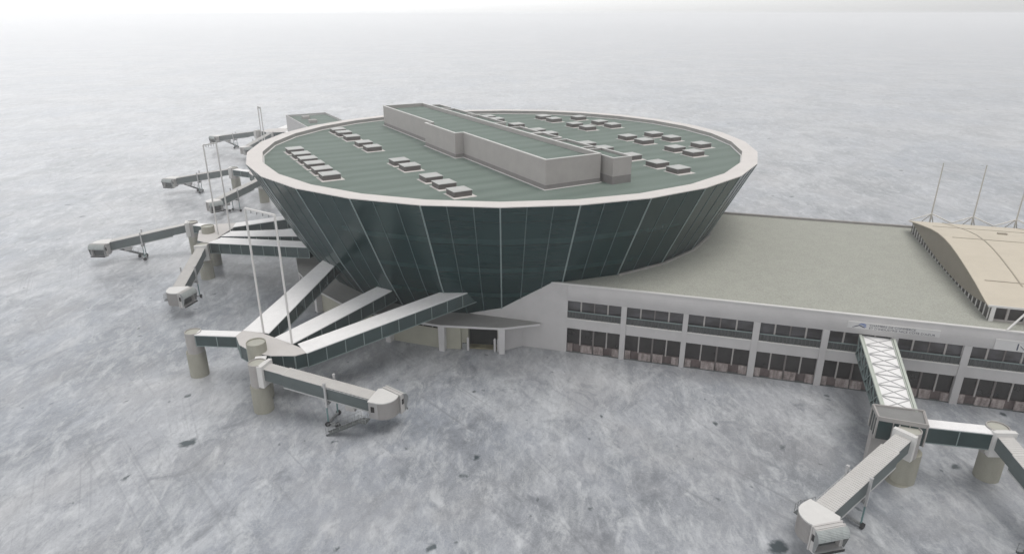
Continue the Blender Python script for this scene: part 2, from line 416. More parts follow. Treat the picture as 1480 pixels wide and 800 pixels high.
# plant block in its own axes: a along (away from the camera), c across (to the right)
BO = (4.234, 82.86); BA = (-0.4924, 0.8704); BC = (0.8704, 0.4924); BS = 1.008
def bp(a, c_): return (BO[0] + BS * (a * BA[0] + c_ * BC[0]), BO[1] + BS * (a * BA[1] + c_ * BC[1]))
def parapet_block(name, poly, z0, z1, inner_drop, wall, parent, plinth=0.8, par_w=0.22, plinth_mat=None, flash=False):
    """flat-roofed box with a parapet: wall, roof sheet, trim on the parapet, plinth at the foot"""
    P = [bp(*q) for q in poly]
    w = MB(); n = len(P)
    area = sum(P[i][0] * P[(i + 1) % n][1] - P[(i + 1) % n][0] * P[i][1] for i in range(n))
    if area < 0: P = P[::-1]
    def inset(d):
        out = []
        for i in range(n):
            p0, p1, p2 = Vector(P[i - 1]), Vector(P[i]), Vector(P[(i + 1) % n])
            e1 = (p1 - p0).normalized(); e2 = (p2 - p1).normalized()
            n1 = Vector((-e1.y, e1.x)); n2 = Vector((-e2.y, e2.x))
            bis = n1 + n2
            out.append(tuple(p1 + bis * (d / max(0.2, bis.dot(n1)))))
        return out
    I = inset(par_w)
    for i in range(n):
        j = (i + 1) % n
        w.face([(*P[i], z0), (*P[j], z0), (*P[j], z1), (*P[i], z1)])
        w.face([(*I[j], z1 - inner_drop - .05), (*I[i], z1 - inner_drop - .05), (*I[i], z1), (*I[j], z1)])
    wo = w.build(name, wall, parent)
    t = MB(); Q = inset(-0.03); J = inset(par_w + 0.03)
    for i in range(n):
        j = (i + 1) % n
        t.face([(*Q[i], z1 + .05), (*Q[j], z1 + .05), (*J[j], z1 + .05), (*J[i], z1 + .05)])
        t.face([(*Q[i], z1 - .03), (*Q[j], z1 - .03), (*Q[j], z1 + .05), (*Q[i], z1 + .05)])
        t.face([(*J[i], z1 - .03), (*J[j], z1 - .03), (*J[j], z1 + .05), (*J[i], z1 + .05)])
    t.build('parapet_trim', M['trim'], wo)
    r = MB(); r.face([(*q, z1 - inner_drop) for q in I]); r.build('roof_sheet', M['green_roof'], wo)
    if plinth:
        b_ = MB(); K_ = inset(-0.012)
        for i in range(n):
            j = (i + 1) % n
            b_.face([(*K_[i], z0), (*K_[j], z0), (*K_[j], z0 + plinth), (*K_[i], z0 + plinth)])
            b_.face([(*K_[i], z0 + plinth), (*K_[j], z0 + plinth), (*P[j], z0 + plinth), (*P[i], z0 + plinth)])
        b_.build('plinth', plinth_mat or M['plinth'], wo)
    if flash:
        f_ = MB(); A_, B_ = inset(-0.02), inset(-0.27)
        for i in range(n):
            j = (i + 1) % n
            f_.face([(*A_[i], z0 + .06), (*A_[j], z0 + .06), (*B_[j], z0 + .03), (*B_[i], z0 + .03)])
        f_.build('base_flashing', M['trim'], wo)
    return wo
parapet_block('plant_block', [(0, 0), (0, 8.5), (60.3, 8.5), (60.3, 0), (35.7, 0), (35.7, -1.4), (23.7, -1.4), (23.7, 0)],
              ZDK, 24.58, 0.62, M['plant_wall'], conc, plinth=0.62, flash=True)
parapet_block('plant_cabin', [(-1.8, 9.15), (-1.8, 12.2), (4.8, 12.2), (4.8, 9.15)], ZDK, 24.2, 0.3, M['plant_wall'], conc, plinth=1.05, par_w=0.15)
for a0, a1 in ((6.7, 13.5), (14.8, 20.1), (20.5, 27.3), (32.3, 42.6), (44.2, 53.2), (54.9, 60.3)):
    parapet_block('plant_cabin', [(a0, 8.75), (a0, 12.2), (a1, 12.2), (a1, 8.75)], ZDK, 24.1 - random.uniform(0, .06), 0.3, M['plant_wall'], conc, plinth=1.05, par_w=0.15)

# skylights on the roof grid (a, c of the nearest corner)
sky = [(a, -23.1) for a in (39.5, 35.1, 31.0, 27.0, 22.8, 18.8)]
sky += [(a, -11.6) for a in (55.4, 51.6, 46.6, 39.9, 35.3, 22.9, 18.7, 11.0, 6.7, 2.2)]
sky += [(a, 31.1) for a in (51.0, 46.8, 39.3, 34.9, 22.8, 18.3, 10.6, 6.4)]
sky += [(a, 37.1) for a in (46.6, 39.2, 34.9, 22.8, 18.1, 10.9)]
sky += [(a, 20.7) for a in (56.4, 52.5, 44.3, 36.6, 32.3, 20.7, 16.0, 9.0, 2.9, -1.5)]
proto = None
for a, c_ in sky:
    if proto is None:
        s0 = (*bp(a, c_), ZDK)
        q = lambda a0, a1, c0, c1: [(BS * (x * BA[0] + y * BC[0]), BS * (x * BA[1] + y * BC[1])) for x, y in ((a0, c0), (a0, c1), (a1, c1), (a1, c0))]
        me = MB().prism(q(0, 2.35, 0, 2.4), 0.02, 0.66)
        box = me.build('skylight', M['dark_metal'], None); me_box = box.data; me_box.materials.clear(); me_box.materials.append(noise_mat('skylight_upstand', (0.13, 0.118, 0.112), rough=0.7, var=0.15, scale=1.5))
        lid = MB().prism(q(-.06, 2.41, -.06, 2.46), 0.661, 0.72)
        lid.prism(q(.15, 2.2, .15, 2.25), 0.72, 0.74)
        lid = lid.build('lid', noise_mat('skylight_lid', (0.50, 0.505, 0.49), rough=0.5, var=0.12, scale=0.8), None)
        cb = MB().prism(q(-.75, 2.55, -.35, 2.75), 0.006, 0.018).build('curb', M['coping'], None)
        for o in (box, lid, cb): COL.objects.unlink(o)
        proto = (box.data, lid.data, cb.data)
    b = bpy.data.objects.new('skylight', proto[0]); COL.objects.link(b); b.parent = conc
    p = bp(a, c_); b.location = (p[0] - CX, p[1] - CY, ZDK)
    for nm, d in (('lid', proto[1]), ('curb', proto[2])):
        o = bpy.data.objects.new(nm, d); COL.objects.link(o); o.parent = b

# podium under the glass: beige wall, flat grey canopy, white corner columns
RC, RW = 35.75, 34.9
K0 = -17                      # corner range of the podium, from the terminal wall round the left side
can = MB(); fas = MB(); wl = MB()
F_A = (8.23, 78.04); F_T = (0.96043, -0.27851); F_N = (-0.27851, -0.96043)
def fp(s, d=0.0): return (F_A[0] + F_T[0] * s - F_N[0] * d, F_A[1] + F_T[1] * s - F_N[1] * d)
tip = (3.72, 78.93)
for k in range(K0, 0):
    p, q_ = ring(k, RC), ring(k + 1, RC); pi_, qi = ring(k, 31.2), ring(k + 1, 31.2)
    can.face([(*p, 3.82), (*q_, 3.82), (*qi, 3.88), (*pi_, 3.88)])
    fas.face([(*p, 3.52), (*q_, 3.52), (*q_, 3.817), (*p, 3.817)])
    w0, w1 = ring(k, RC - 1.2), ring(k + 1, RC - 1.2)
    fas.face([(*p, 3.52), (*w0, 3.52), (*w1, 3.52), (*q_, 3.52)])
can.face([(*ring(0, RC), 3.82), (*tip, 3.82), (*fp(-14.5, 0.02), 3.87), (*ring(0, 31.2), 3.88)])
p, q_ = ring(0, RC), tip
fas.face([(*p, 3.52), (*q_, 3.52), (*q_, 3.817), (*p, 3.817)])
fas.face([(*p, 3.52), (*q_, 3.52), (*fp(-6, .3), 3.52), (*ring(0, 33), 3.52)])
cano = can.build('canopy', M['canopy'], conc); fas.build('fascia', M['white_paint'], cano)
def lerp(a, b, t): return tuple(a[i] * (1 - t) + b[i] * t for i in range(len(a)))
for k in range(K0, 0):
    a, b = ring(k, RW), ring(k + 1, RW); cols = 10
    if k == -1:
        # wall with a recessed dock opening between t=.40 and t=.92
        segs = [(0, .30, 0, 3.52), (.93, 1, 0, 3.52), (.30, .93, 3.1, 3.52)]
    else: segs = [(0, 1, 0, 2.85), (0, .06, 2.85, 3.52), (.94, 1, 2.85, 3.52), (.06, .94, 3.3, 3.52)]
    for t0, t1, z0, z1 in segs:
        wl.face([(*lerp(a, b, t0), z0), (*lerp(a, b, t1), z0), (*lerp(a, b, t1), z1), (*lerp(a, b, t0), z1)])
pod = wl.build('podium_wall', M['beige_wall'], conc)
for k in range(K0, 0):
    a, b = ring(k, RW), ring(k + 1, RW); ai, bi = ring(k, RW - .3), ring(k + 1, RW - .3)
    if k != -1:
        s_ = MB(); s_.face([(*lerp(ai, bi, .05), 2.8), (*lerp(ai, bi, .95), 2.8), (*lerp(ai, bi, .95), 3.35), (*lerp(ai, bi, .05), 3.35)])
        s_.face([(*lerp(a, b, .05), 2.85), (*lerp(a, b, .95), 2.85), (*lerp(ai, bi, .95), 2.85), (*lerp(ai, bi, .05), 2.85)])
        s_.build('strip_window', M['window_dark'], pod)
        f_ = MB()
        for t in (.24, .43, .62, .80):
            f_.bar((*lerp(lerp(a, ai, .5), lerp(b, bi, .5), t), 2.86), (*lerp(lerp(a, ai, .5), lerp(b, bi, .5), t), 3.29), .28, .1, up=(b[0] - a[0], b[1] - a[1], 0))
        f_.build('window_post', M['grey_metal'], pod)
# dock
a, b = ring(-1, RW), ring(0, RW)
nx, ny = ring(-.5, 1)[0] - CX, ring(-.5, 1)[1] - CY
def dq(t, d): x, y = lerp(a, b, t); return (x - nx * d, y - ny * d)
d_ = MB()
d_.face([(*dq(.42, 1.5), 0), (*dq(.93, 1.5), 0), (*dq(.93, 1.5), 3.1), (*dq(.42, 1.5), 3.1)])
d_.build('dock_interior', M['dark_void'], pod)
d_ = MB()
d_.face([(*dq(.42, .35), 0), (*dq(.42, 1.5), 0), (*dq(.42, 1.5), 3.1), (*dq(.42, .35), 3.1)])
d_.face([(*dq(.93, 0), 0), (*dq(.93, 1.5), 0), (*dq(.93, 1.5), 3.1), (*dq(.93, 0), 3.1)])
d_.face([(*dq(.30, .35), 0), (*dq(.42, .35), 0), (*dq(.42, .35), 3.1), (*dq(.30, .35), 3.1)])
d_.face([(*dq(.30, .0), 0), (*dq(.30, .35), 0), (*dq(.30, .35), 3.1), (*dq(.30, .0), 3.1)])
d_.face([(*dq(.30, .0), 3.1), (*dq(.93, .0), 3.1), (*dq(.93, 1.5), 3.1), (*dq(.30, 1.5), 3.1)])
d_.build('dock_reveal', M['beige_wall'], pod)
d_ = MB(); d_.prism([dq(.43, .3), dq(.92, .3), dq(.92, 1.48), dq(.43, 1.48)], 0.02, 0.14)
d_.build('dock_sill', noise_mat('dock_floor', (.30, .27, .17), rough=.8, var=.3, scale=1.5), pod)
for t in (.425, .885, .945):
    gd = MB().cyl(dq(t, -.12), .17, 0, 1.75, 12); gd.cyl(dq(t, -.12), .17, 1.751, 1.9, 12, r1=.08)
    gd.build('dock_guard', M['white_paint'], pod, smooth=True)
gd = MB().prism([dq(.32, .05), dq(.40, .05), dq(.40, .33), dq(.32, .33)], 0, .85); gd.build('bin', M['grey_metal'], pod)
# end wall of the podium
ew = MB(); e0, e1 = ring(0, RW - .05), fp(-7.05, 0.0)
ew.prism([e0, e1, (e1[0] - .3, e1[1] + .8), (e0[0] - .6, e0[1] + .7)], 0, 3.52); ew.build('end_wall', M['wall'], conc)
for k in range(K0, 1):
    cl = MB(); a_ = T0 + 2 * pi * k / NS
    rx, ry, tx, ty = sin(a_), -cos(a_), cos(a_), sin(a_)
    def cp(r, t): return (CX + rx * r + tx * t, CY + ry * r + ty * t)
    cl.prism([cp(RC - .02, -.38), cp(RC - .02, .38), cp(RC - 1.0, .38), cp(RC - 1.0, -.38)], 0, 3.518,
             [cp(RC - .02, -.44), cp(RC - .02, .44), cp(RC - 1.1, .44), cp(RC - 1.1, -.44)])
    cl.build('column', M['white_paint'], conc)

# ------------------------------------------------------------------ rectangular terminal
S0, S1 = -14.6, 98.0; DEP = 39.1; ZT = 9.62
term = thing('terminal_hall', 'long grey two storey terminal wing with flat gravel roof beside the round concourse', 'building', (*fp(40, 20), 0))
def fq(s0, s1, d0, d1): return [fp(s0, d0), fp(s1, d0), fp(s1, d1), fp(s0, d1)]
PIL = [(5.8, 6.48), (13.4, 14.02), (21.6, 22.36), (29.25, 29.98), (36.45, 37.15), (43.74, 44.5)]
while PIL[-1][1] < S1 - 8: PIL.append((PIL[-1][0] + 7.5, PIL[-1][1] + 7.5))
rw = MB()
# roof slab
roof = MB().prism(fq(-2.2, S1, .28, DEP), ZT - .4, ZT); roof.build('gravel_roof', M['gravel_roof'], term)
core = MB().prism(fq(3, S1, 1.2, DEP - .2), 0, ZT - .42); core.build('rear_walls', M['wall'], term)
# blind wall at the left end, running on behind the glass drum
lw = MB()
prof = [(-14.8, 0), (-1.1, 0), (-1.1, 9.62), (-3.6, 9.62), (-14.8, 9.62)]
lw.prism(fq(-14.8, -1.1, 0, .3), 0, 9.60)
lw.build('blind_end_wall', M['wall'], term)
# fascia: shallow convex cornice over the windows
fa = MB(); segn = 7; PZ = []
for i in range(segn + 1):
    t = i / segn; z = 7.37 + t * (9.60 - 7.37); off = -0.02 - 0.20 * sin(pi * t) ** 0.8 if False else -0.16 * sin(pi * min(1, t * 1.05))
    PZ.append((z, off))
for i in range(segn):
    (z0, o0), (z1, o1) = PZ[i], PZ[i + 1]
    fa.face([(*fp(-1.1, o0), z0), (*fp(S1, o0), z0), (*fp(S1, o1), z1), (*fp(-1.1, o1), z1)])
fa.face([(*fp(-1.1, 0), 7.37), (*fp(S1, 0), 7.37), (*fp(S1, .5), 7.37), (*fp(-1.1, .5), 7.37)])
fa.build('cornice', M['wall'], term, smooth=True)
cp_ = MB().prism(fq(-14.0, S1 + .1, -.06, .30), 9.60, 9.72); cp_.build('coping', M['trim'], term)
rc_ = MB().prism(fq(-1.0, S1 + .1, DEP - .35, DEP + .1), 9.45, 9.95); rc_.build('rear_parapet', M['parapet_in'], term)
# spandrel with white sill line
sp = MB().prism(fq(-1.1, S1, 0.0, .5), 3.52, 4.86); sp.build('spandrel', M['wall'], term)
edges = [-1.1] + [x for p in PIL for x in p] + [S1]
for s0, s1 in PIL:
    MB().prism(fq(s0, s1, -.10, .45), 0, 7.42).build('pillar', M['wall'], term)
for i in range(0, len(edges), 2):
    s0, s1 = edges[i], edges[i + 1]
    if s1 - s0 < 3: continue
    # upper window
    w = MB(); w.face([(*fp(s0, .38), 4.8), (*fp(s1, .38), 4.8), (*fp(s1, .38), 7.4), (*fp(s0, .38), 7.4)])
    wo = w.build('upper_window', M['window'], term)
    MB().prism(fq(s0 + .01, s1 - .01, -.07, .36), 4.862, 4.96).build('sill', M['trim'], wo)
    n_ = max(4, round((s1 - s0) / 1.72)); st = (s1 - s0) / n_
    for j in range(1, n_):
        if j == n_ // 2:
            MB().prism(fq(s0 + st * j - .07, s0 + st * j + .07, .30, .375), 4.96, 7.37).build('centre_mullion', M['dark_post'], wo)
        else: MB().prism(fq(s0 + st * j - .09, s0 + st * j + .09, .24, .375), 4.96, 7.37).build('window_mullion', M['plant_wall'], wo)
    rl = MB().prism(fq(s0 + .01, s1 - .01, .05, .15), 5.82, 5.93)
    rl.build('handrail', M['mullion'], wo)
    bl = MB().prism(fq(s0 + .01, s1 - .01, .09, .12), 4.99, 5.80)
    x = s0 + .2
    bl.build('balustrade', M['balustrade'], wo)
    bb_ = MB()
    while x < s1 - .1:
        bb_.prism(fq(x, x + .06, .04, .088), 4.97, 5.82); x += .42
    bb_.build('baluster_row', M['dark_metal'], wo)
    # ground-floor glazing
    w = MB(); w.face([(*fp(s0, .55), 0.0), (*fp(s1, .55), 0.0), (*fp(s1, .55), 3.55), (*fp(s0, .55), 3.55)])
    wo = w.build('ground_window', M['window_dark'], term)
    for j in range(1, n_):
        if j == n_ // 2: MB().prism(fq(s0 + st * j - .10, s0 + st * j + .10, .40, .545), 0, 3.52).build('centre_mullion', M['dark_post'], wo)
        else: MB().prism(fq(s0 + st * j - .08, s0 + st * j + .08, .38, .545), 1.0, 3.52).build('window_mullion', M['plant_wall'], wo)
    MB().prism(fq(s0 + .02, s1 - .02, .44, .52), .05, 1.12).build('low_screen', M['screen'], wo)
    W_ = s1 - s0
    rr = random.Random(i)
    for t0, t1 in ((.01, .11), (.27, .485), (.515, .70), (.86, .99)):
        x0, x1 = s0 + t0 * W_ + rr.uniform(-.05, .05) * (t0 > .02), s0 + t1 * W_; hh = rr.uniform(1.02, 1.2)
        ct = MB().prism(fq(x0, x1, .22, .435), .05, hh)
        for zz in (.25, .52, .80): ct.prism(fq(x0 + .03, x1 - .03, .17, .221), zz, zz + .10)
        ct.build('low_panel', M['baggage'], wo)
    MB().prism(fq(s0, s1, .06, .54), 0, .045).build('kerb', M['dark_metal'], wo)

# ------------------------------------------------------------------ vaulted hall on the roof
HS0, HS1, HD0, HD1 = 46.2, 97.0, 2.5, 36.7; ZH = ZT
hall = thing('vaulted_hall', 'beige vaulted rooftop hall with dark glazed walls under a curved roof', 'building', (*fp(70, 20), ZH))
ARC = [(2.6, 11.5), (4.6, 11.85), (7.2, 12.35), (10.5, 12.85), (14.45, 13.35), (17.5, 13.62), (20.3, 13.7), (23.2, 13.58), (26.1, 13.25), (30, 12.6), (33.6, 11.95), (37.0, 11.3)]
LOW = [(3.2, 11.35), (5.0, 10.9), (7.5, 10.45), (11.2, 10.12), (14.6, 10.0), (18.2, 9.96), (21.8, 10.05), (25.4, 10.22), (29, 10.5), (33, 10.85), (36.5, 11.2)]
hr = MB()
for i in range(len(ARC) - 1):
    (d0, z0), (d1, z1) = ARC[i], ARC[i + 1]
    hr.face([(*fp(HS0 - .35, d0), z0), (*fp(HS1, d0), z0), (*fp(HS1, d1), z1), (*fp(HS0 - .35, d1), z1)])
    hr.face([(*fp(HS0 - .35, d0), z0 - .12), (*fp(HS0 - .35, d0), z0), (*fp(HS0 - .35, d1), z1), (*fp(HS0 - .35, d1), z1 - .12)])
    hr.face([(*fp(HS0 - .35, d0), z0 - .12), (*fp(HS1, d0), z0 - .12), (*fp(HS1, d1), z1 - .12), (*fp(HS0 - .35, d1), z1 - .12)])
hr.face([(*fp(HS0 - .35, 2.6), 11.38), (*fp(HS1, 2.6), 11.38), (*fp(HS1, 2.6), 11.5), (*fp(HS0 - .35, 2.6), 11.5)])
hro = hr.build('vault_roof', M['hall_roof'], hall, smooth=True)
# standing seams: one curved rib near the gable every 8 m and three long ones
def arcz(d):
    for (d0, z0), (d1, z1) in zip(ARC, ARC[1:]):
        if d0 <= d <= d1: return z0 + (z1 - z0) * (d - d0) / (d1 - d0)
    return ARC[-1][1]
sm = MB()
for s in (50.6, 60.6, 70.6, 80.6, 90.6):
    for i in range(2, len(ARC) - 1):
        (d0, z0), (d1, z1) = ARC[i], ARC[i + 1]
        sm.bar((*fp(s, d0), z0 + .02), (*fp(s, d1), z1 + .02), .14, .06)
for d in (8.0, 21.0, 29.5): sm.bar((*fp(HS0 + .8, d), arcz(d) + .02), (*fp(HS1 - .2, d), arcz(d) + .02), .14, .06)
sm.build('roof_seams', M['seam'], hro)
for s, d in ((53.9, 25.5), (56.0, 19.5), (66, 22), (74, 19)):
    MB().prism(fq(s, s + 1.1, d, d + .5), arcz(d) - .1, arcz(d) + .16).build('roof_vent', M['seam'], hro)
gb = MB()
pts_top = [(d, z - .12) for d, z in ARC]; 
for i in range(24):
    def at(L_, t):
        d = 3.2 + t * (36.5 - 3.2)
        for (d0, z0), (d1, z1) in zip(L_, L_[1:]):
            if d0 <= d <= d1: return (d, z0 + (z1 - z0) * (d - d0) / (d1 - d0))
        return (d, L_[-1][1])
    a0, a1 = at(pts_top, i / 24), at(pts_top, (i + 1) / 24); b0, b1 = at(LOW, i / 24), at(LOW, (i + 1) / 24)
    gb.face([(*fp(HS0, b0[0]), min(b0[1], a0[1])), (*fp(HS0, b1[0]), min(b1[1], a1[1])), (*fp(HS0, a1[0]), a1[1]), (*fp(HS0, a0[0]), a0[1])])
gb.build('gable_panel', M['hall_gable'], hall)
gw = MB(); gw.prism(fq(HS0 + .15, HS1 - .2, HD0 + .3, HD1 - .2), ZH, 11.3, None)
gw.build('hall_glazing', M['window_dark'], hall)
hm = MB(); d = HD0 + .5
while d < HD1:
    hm.prism(fq(HS0 + .05, HS0 + .149, d, d + .12), ZH + .01, 11.2 if (d < 5 or d > 34) else 10.2 + abs(d - 18.5) * .045); d += 1.25
hm.build('side_mullions', M['trim'], hall)
fm = MB(); s = HS0 + 1.7
while s < HS1 - 1:
    fm.prism(fq(s, s + .22, HD0 + .12, HD0 + .299), ZH + .01, 11.36); s += 1.75
fm.prism(fq(HS0 + .4, HS1, HD0 + .14, HD0 + .29), ZH + .012, ZH + .22)
fm.build('front_mullions', M['plant_wall'], hall)
MB().prism(fq(HS0 + .1, HS0 + .5, HD0 - .05, HD0 + .12), ZH, 11.36).build('corner_post', M['trim'], hall)
MB().prism(fq(HS0 - .3, HS1, 2.45, 2.59), 11.30, 11.52).build('eave_trim', M['trim'], hall)

# guyed masts along both eaves of the hall
def guy_mast(s, d, label, zap, zfoot, half, dfoot, side, ztop, zbase):
    x, y = fp(s, d)
    r = thing('guyed_mast', label, 'mast', (x, y, zbase), 'masts along the beige hall')
    MB().tube((x, y, zbase), (x, y, ztop), .12, 10, r1=.08).build('pole', M['mast'], r, smooth=True)
    for sg in (-1, 1):
        fx, fy = fp(s + sg * half, dfoot)
        MB().tube((x, y, zap), (fx, fy, zfoot), .11, 8).build('leg', M['trim'], r, smooth=True)
        bx, by = fp(s + sg * .9, d + side * 1.3)
        MB().tube((x, y, zap - .05), (bx, by, zap - 1.9), .07, 8).build('brace', M['mast'], r, smooth=True)
for i in range(4):
    guy_mast(49.0 + 5.75 * i, 37.7, f'{["leftmost", "second", "third", "fourth"][i]} guyed mast from the left at the far edge of the beige vaulted roof', 12.5, 11.3, 2.85, 37.4, 1, 20.5, ZT)
for i in range(3):
    guy_mast(50.2 + 5.8 * i, 1.9, f'white guyed mast at the front roof edge, {["first", "second", "third"][i]} from the hall corner', 12.7, 9.74, 2.9, .1, 1, 20.5, ZT)

# ------------------------------------------------------------------ signs on the cornice
def text_mesh(body, size, name):
    cu = bpy.data.curves.new(name, 'FONT'); cu.body = body; cu.size = size; cu.extrude = 0.012; cu.resolution_u = 3
    o = bpy.data.objects.new('tmp', cu); COL.objects.link(o)
    dg = bpy.context.evaluated_depsgraph_get(); me = bpy.data.meshes.new_from_object(o.evaluated_get(dg))
    bpy.data.objects.remove(o); me.name = name
    return me
ang = atan2(F_T[1], F_T[0])
def place_text(body, s, z, size, off, parent, width=None, name='lettering', mat=None):
    me = text_mesh(body, size, name)
    xs = [v.co.x for v in me.vertices]; w = max(xs) - min(xs); k = (width / w) if width else 1
    x0 = min(xs)
    for v in me.vertices: v.co.x = (v.co.x - x0) * k
    me.materials.clear(); me.materials.append(mat or M['sign_text'])
    o = bpy.data.objects.new(name, me); COL.objects.link(o)
    x, y = fp(s, off); w0 = parent['_w']
    o.rotation_euler = (pi / 2, 0, ang); o.location = (x - w0[0], y - w0[1], z - w0[2]); o.parent = parent
    return o
OFF = -.21
sg1 = thing('wall_sign', 'long pale sign with blue emblem reading CHAMBRE DE COMMERCE on the cornice', 'sign', (*fp(36.4, OFF), 8.1))
MB().prism(fq(31.65, 41.05, OFF, -.10), 8.10, 8.88).build('board', M['sign'], sg1)
MB().prism(fq(31.65, 41.05, OFF - .02, -.10), 8.881, 8.92).build('top_trim', M['trim'], sg1)
place_text('CHAMBRE DE COMMERCE', 33.9, 8.53, .36, OFF - .004, sg1, 4.7)
place_text("ET D'INDUSTRIE NICE COTE D'AZUR", 33.9, 8.18, .36, OFF - .004, sg1, 6.7)
lg = MB()
def strip(mb, pts, w, off):
    for i in range(len(pts) - 1):
        (s0, z0, w0), (s1, z1, w1) = pts[i], pts[i + 1]
        mb.face([(*fp(s0, off), z0 - w0), (*fp(s1, off), z1 - w1), (*fp(s1, off), z1 + w1), (*fp(s0, off), z0 + w0)])
strip(lg, [(32.15, 8.22, .03), (32.5, 8.38, .07), (32.85, 8.52, .06), (33.15, 8.40, .08), (33.45, 8.27, .03)], 0, OFF - .012)
lg.build('emblem_stroke', M['logo_dark'], sg1)
lb = MB(); strip(lb, [(32.75, 8.60, .02), (33.0, 8.70, .10), (33.3, 8.66, .14), (33.55, 8.60, .12)], 0, OFF - .008)
strip(lb, [(33.2, 8.40, .03), (33.4, 8.42, .08), (33.6, 8.36, .04)], 0, OFF - .008)
lb.build('emblem_wing', M['logo_blue'], sg1)
sg2 = thing('wall_sign', 'grey sign board with one large outlined letter N at the right frame edge', 'sign', (*fp(50, OFF), 7.6))
MB().prism(fq(46.45, 56.0, OFF, -.10), 7.46, 8.66).build('board', M['sign'], sg2)
MB().prism(fq(46.45, 56.0, OFF - .02, -.10), 8.661, 8.70).build('top_trim', M['trim'], sg2)
place_text('N', 48.55, 7.62, 1.15, OFF - .006, sg2, .95, mat=M['logo_dark'])
place_text('N', 48.68, 7.62, 1.15, OFF - .02, sg2, .92, name='lettering_face', mat=M['trim'])

# ------------------------------------------------------------------ walkways
def span(parent, p0, p1, z0, z1, w, h, name='glazed_walkway', post=2.3, w1=None, over=.06, ins=False, h1=None):
    """glazed corridor from p0 to p1; z0,z1 = roof level at the two ends, w width, h height"""
    w1 = w1 or w; h1 = h1 or h
    L_ = hypot(p1[0] - p0[0], p1[1] - p0[1]); u = ((p1[0] - p0[0]) / L_, (p1[1] - p0[1]) / L_); n = (-u[1], u[0])
    def P(t, s, z): 
        ww = (w + (w1 - w) * t / L_) / 2
        return (p0[0] + u[0] * t + n[0] * s * ww, p0[1] + u[1] * t + n[1] * s * ww, z)
    zt = lambda t: z0 + (z1 - z0) * t / L_
    hh = lambda t: h + (h1 - h) * t / L_
    def hexa(mb, t0, t1, s0, s1, ta, tb, ba, bb):
        v = [P(t0, s0, ba), P(t1, s0, bb), P(t1, s1, bb), P(t0, s1, ba), P(t0, s0, ta), P(t1, s0, tb), P(t1, s1, tb), P(t0, s1, ta)]
        k = len(mb.v); mb.v += v
        mb.f += [(k, k + 3, k + 2, k + 1), (k + 4, k + 5, k + 6, k + 7), (k, k + 1, k + 5, k + 4), (k + 1, k + 2, k + 6, k + 5), (k + 2, k + 3, k + 7, k + 6), (k + 3, k, k + 4, k + 7)]
    b = MB(); hexa(b, 0, L_, -.97, .97, zt(0) - .09, zt(L_) - .09, zt(0) - hh(0), zt(L_) - hh(L_))
    bo = b.build(name, M['glass_light'], parent)
    r = MB(); hexa(r, -.01, L_, -1.03, 1.03, zt(0), zt(L_), zt(0) - .088, zt(L_) - .088); r.build('roof_sheet', M['white_roof'], bo)
    f = MB()
    for sd in (-1, 1):
        hexa(f, 0, L_, sd * .965, sd * 1.01, zt(0) - hh(0) + .07, zt(L_) - hh(L_) + .07, zt(0) - hh(0) - .02, zt(L_) - hh(L_) - .02)
        hexa(f, 0, L_, sd * .965, sd * 1.008, zt(0) - .09, zt(L_) - .09, zt(0) - .17, zt(L_) - .17)
        m = max(1, round(L_ / post))
        for i in range(m + 1):
            t = min(max(i * L_ / m, .05), L_ - .05)
            hexa(f, t - .045, t + .045, sd * .965, sd * 1.012, zt(t) - .17, zt(t) - .17, zt(t) - hh(t) + .05, zt(t) - hh(t) + .05)
    f.build('frame', M['mullion'], bo)
    return bo
def pier(parent, x, y, top=3.3, r=1.1, name='pier'):
    p = MB().cyl((x, y), r, 0, top, 28); p.build(name, M['concrete'], parent, smooth=True)
def rotunda(parent, x, y, z0=3.3, z1=6.05, r=.97, mat=None, recess=.14):
    n = 28; m = MB(); C_ = lambda rr, z: [(x + rr * cos(2 * pi * i / n), y + rr * sin(2 * pi * i / n), z) for i in range(n)]
    A, B, C2, D = C_(r, z0), C_(r, z1), C_(r - .09, z1), C_(r - .09, z1 - recess)
    for i in range(n):
        j = (i + 1) % n
        m.face([A[i], A[j], B[j], B[i]]); m.face([B[i], B[j], C2[j], C2[i]]); m.face([C2[i], C2[j], D[j], D[i]])
    o = m.build('rotunda', mat or M['concrete_light'], parent, smooth=True)
    t = MB(); t.face(D); t.build('rotunda_roof', M['rotunda_top'], o)
    return o
def hub(parent, poly, zr=6.0, zb=4.2, glass=True):
    b = MB().prism(poly, zb, zr - .1); bo = b.build('hub_cabin', M['glass_light'], parent)
    n = len(poly); cx = sum(p[0] for p in poly) / n; cy = sum(p[1] for p in poly) / n
    big = [(cx + (p[0] - cx) * 1.015, cy + (p[1] - cy) * 1.015) for p in poly]
    MB().prism(big, zr - .098, zr).build('roof_sheet', M['hub_roof'], bo)
    f = MB()
    for i, p in enumerate(poly):
        q = poly[(i + 1) % n]
        f.bar((*p, zb), (*p, zr - .1), .13)
        f.bar((*p, zb + .02), (*q, zb + .02), .07)
        L_ = hypot(q[0] - p[0], q[1] - p[1]); m = int(L_ // 2.4)
        for k in range(1, m + 1):
            t = k / (m + 1); f.bar((*lerp(p, q, t), zb), (*lerp(p, q, t), zr - .1), .08)
    f.build('frame', M['mullion'], bo)
    return bo
def portal(p, q, label, ztop=21.45, z0=6.0):
    r = thing('mast_portal', label, 'mast', (*lerp(p, q, .5), z0), 'tall white goalpost masts on the walkway hubs')
    for s in (p, q): MB().tube((*s, z0), (*s, ztop), .125, 12).build('post', M['trim'], r, smooth=True)
    MB().bar((*p, ztop), (*q, ztop), .2, .2).build('crossbar', M['trim'], r)
    for k in range(1, 5):
        t = k / 5; a_ = lerp(p, q, t)
        MB().bar((*a_, ztop - .1), (*a_, ztop - .42), .12, .06).build('lamp_bracket', M['grey_metal'], r)

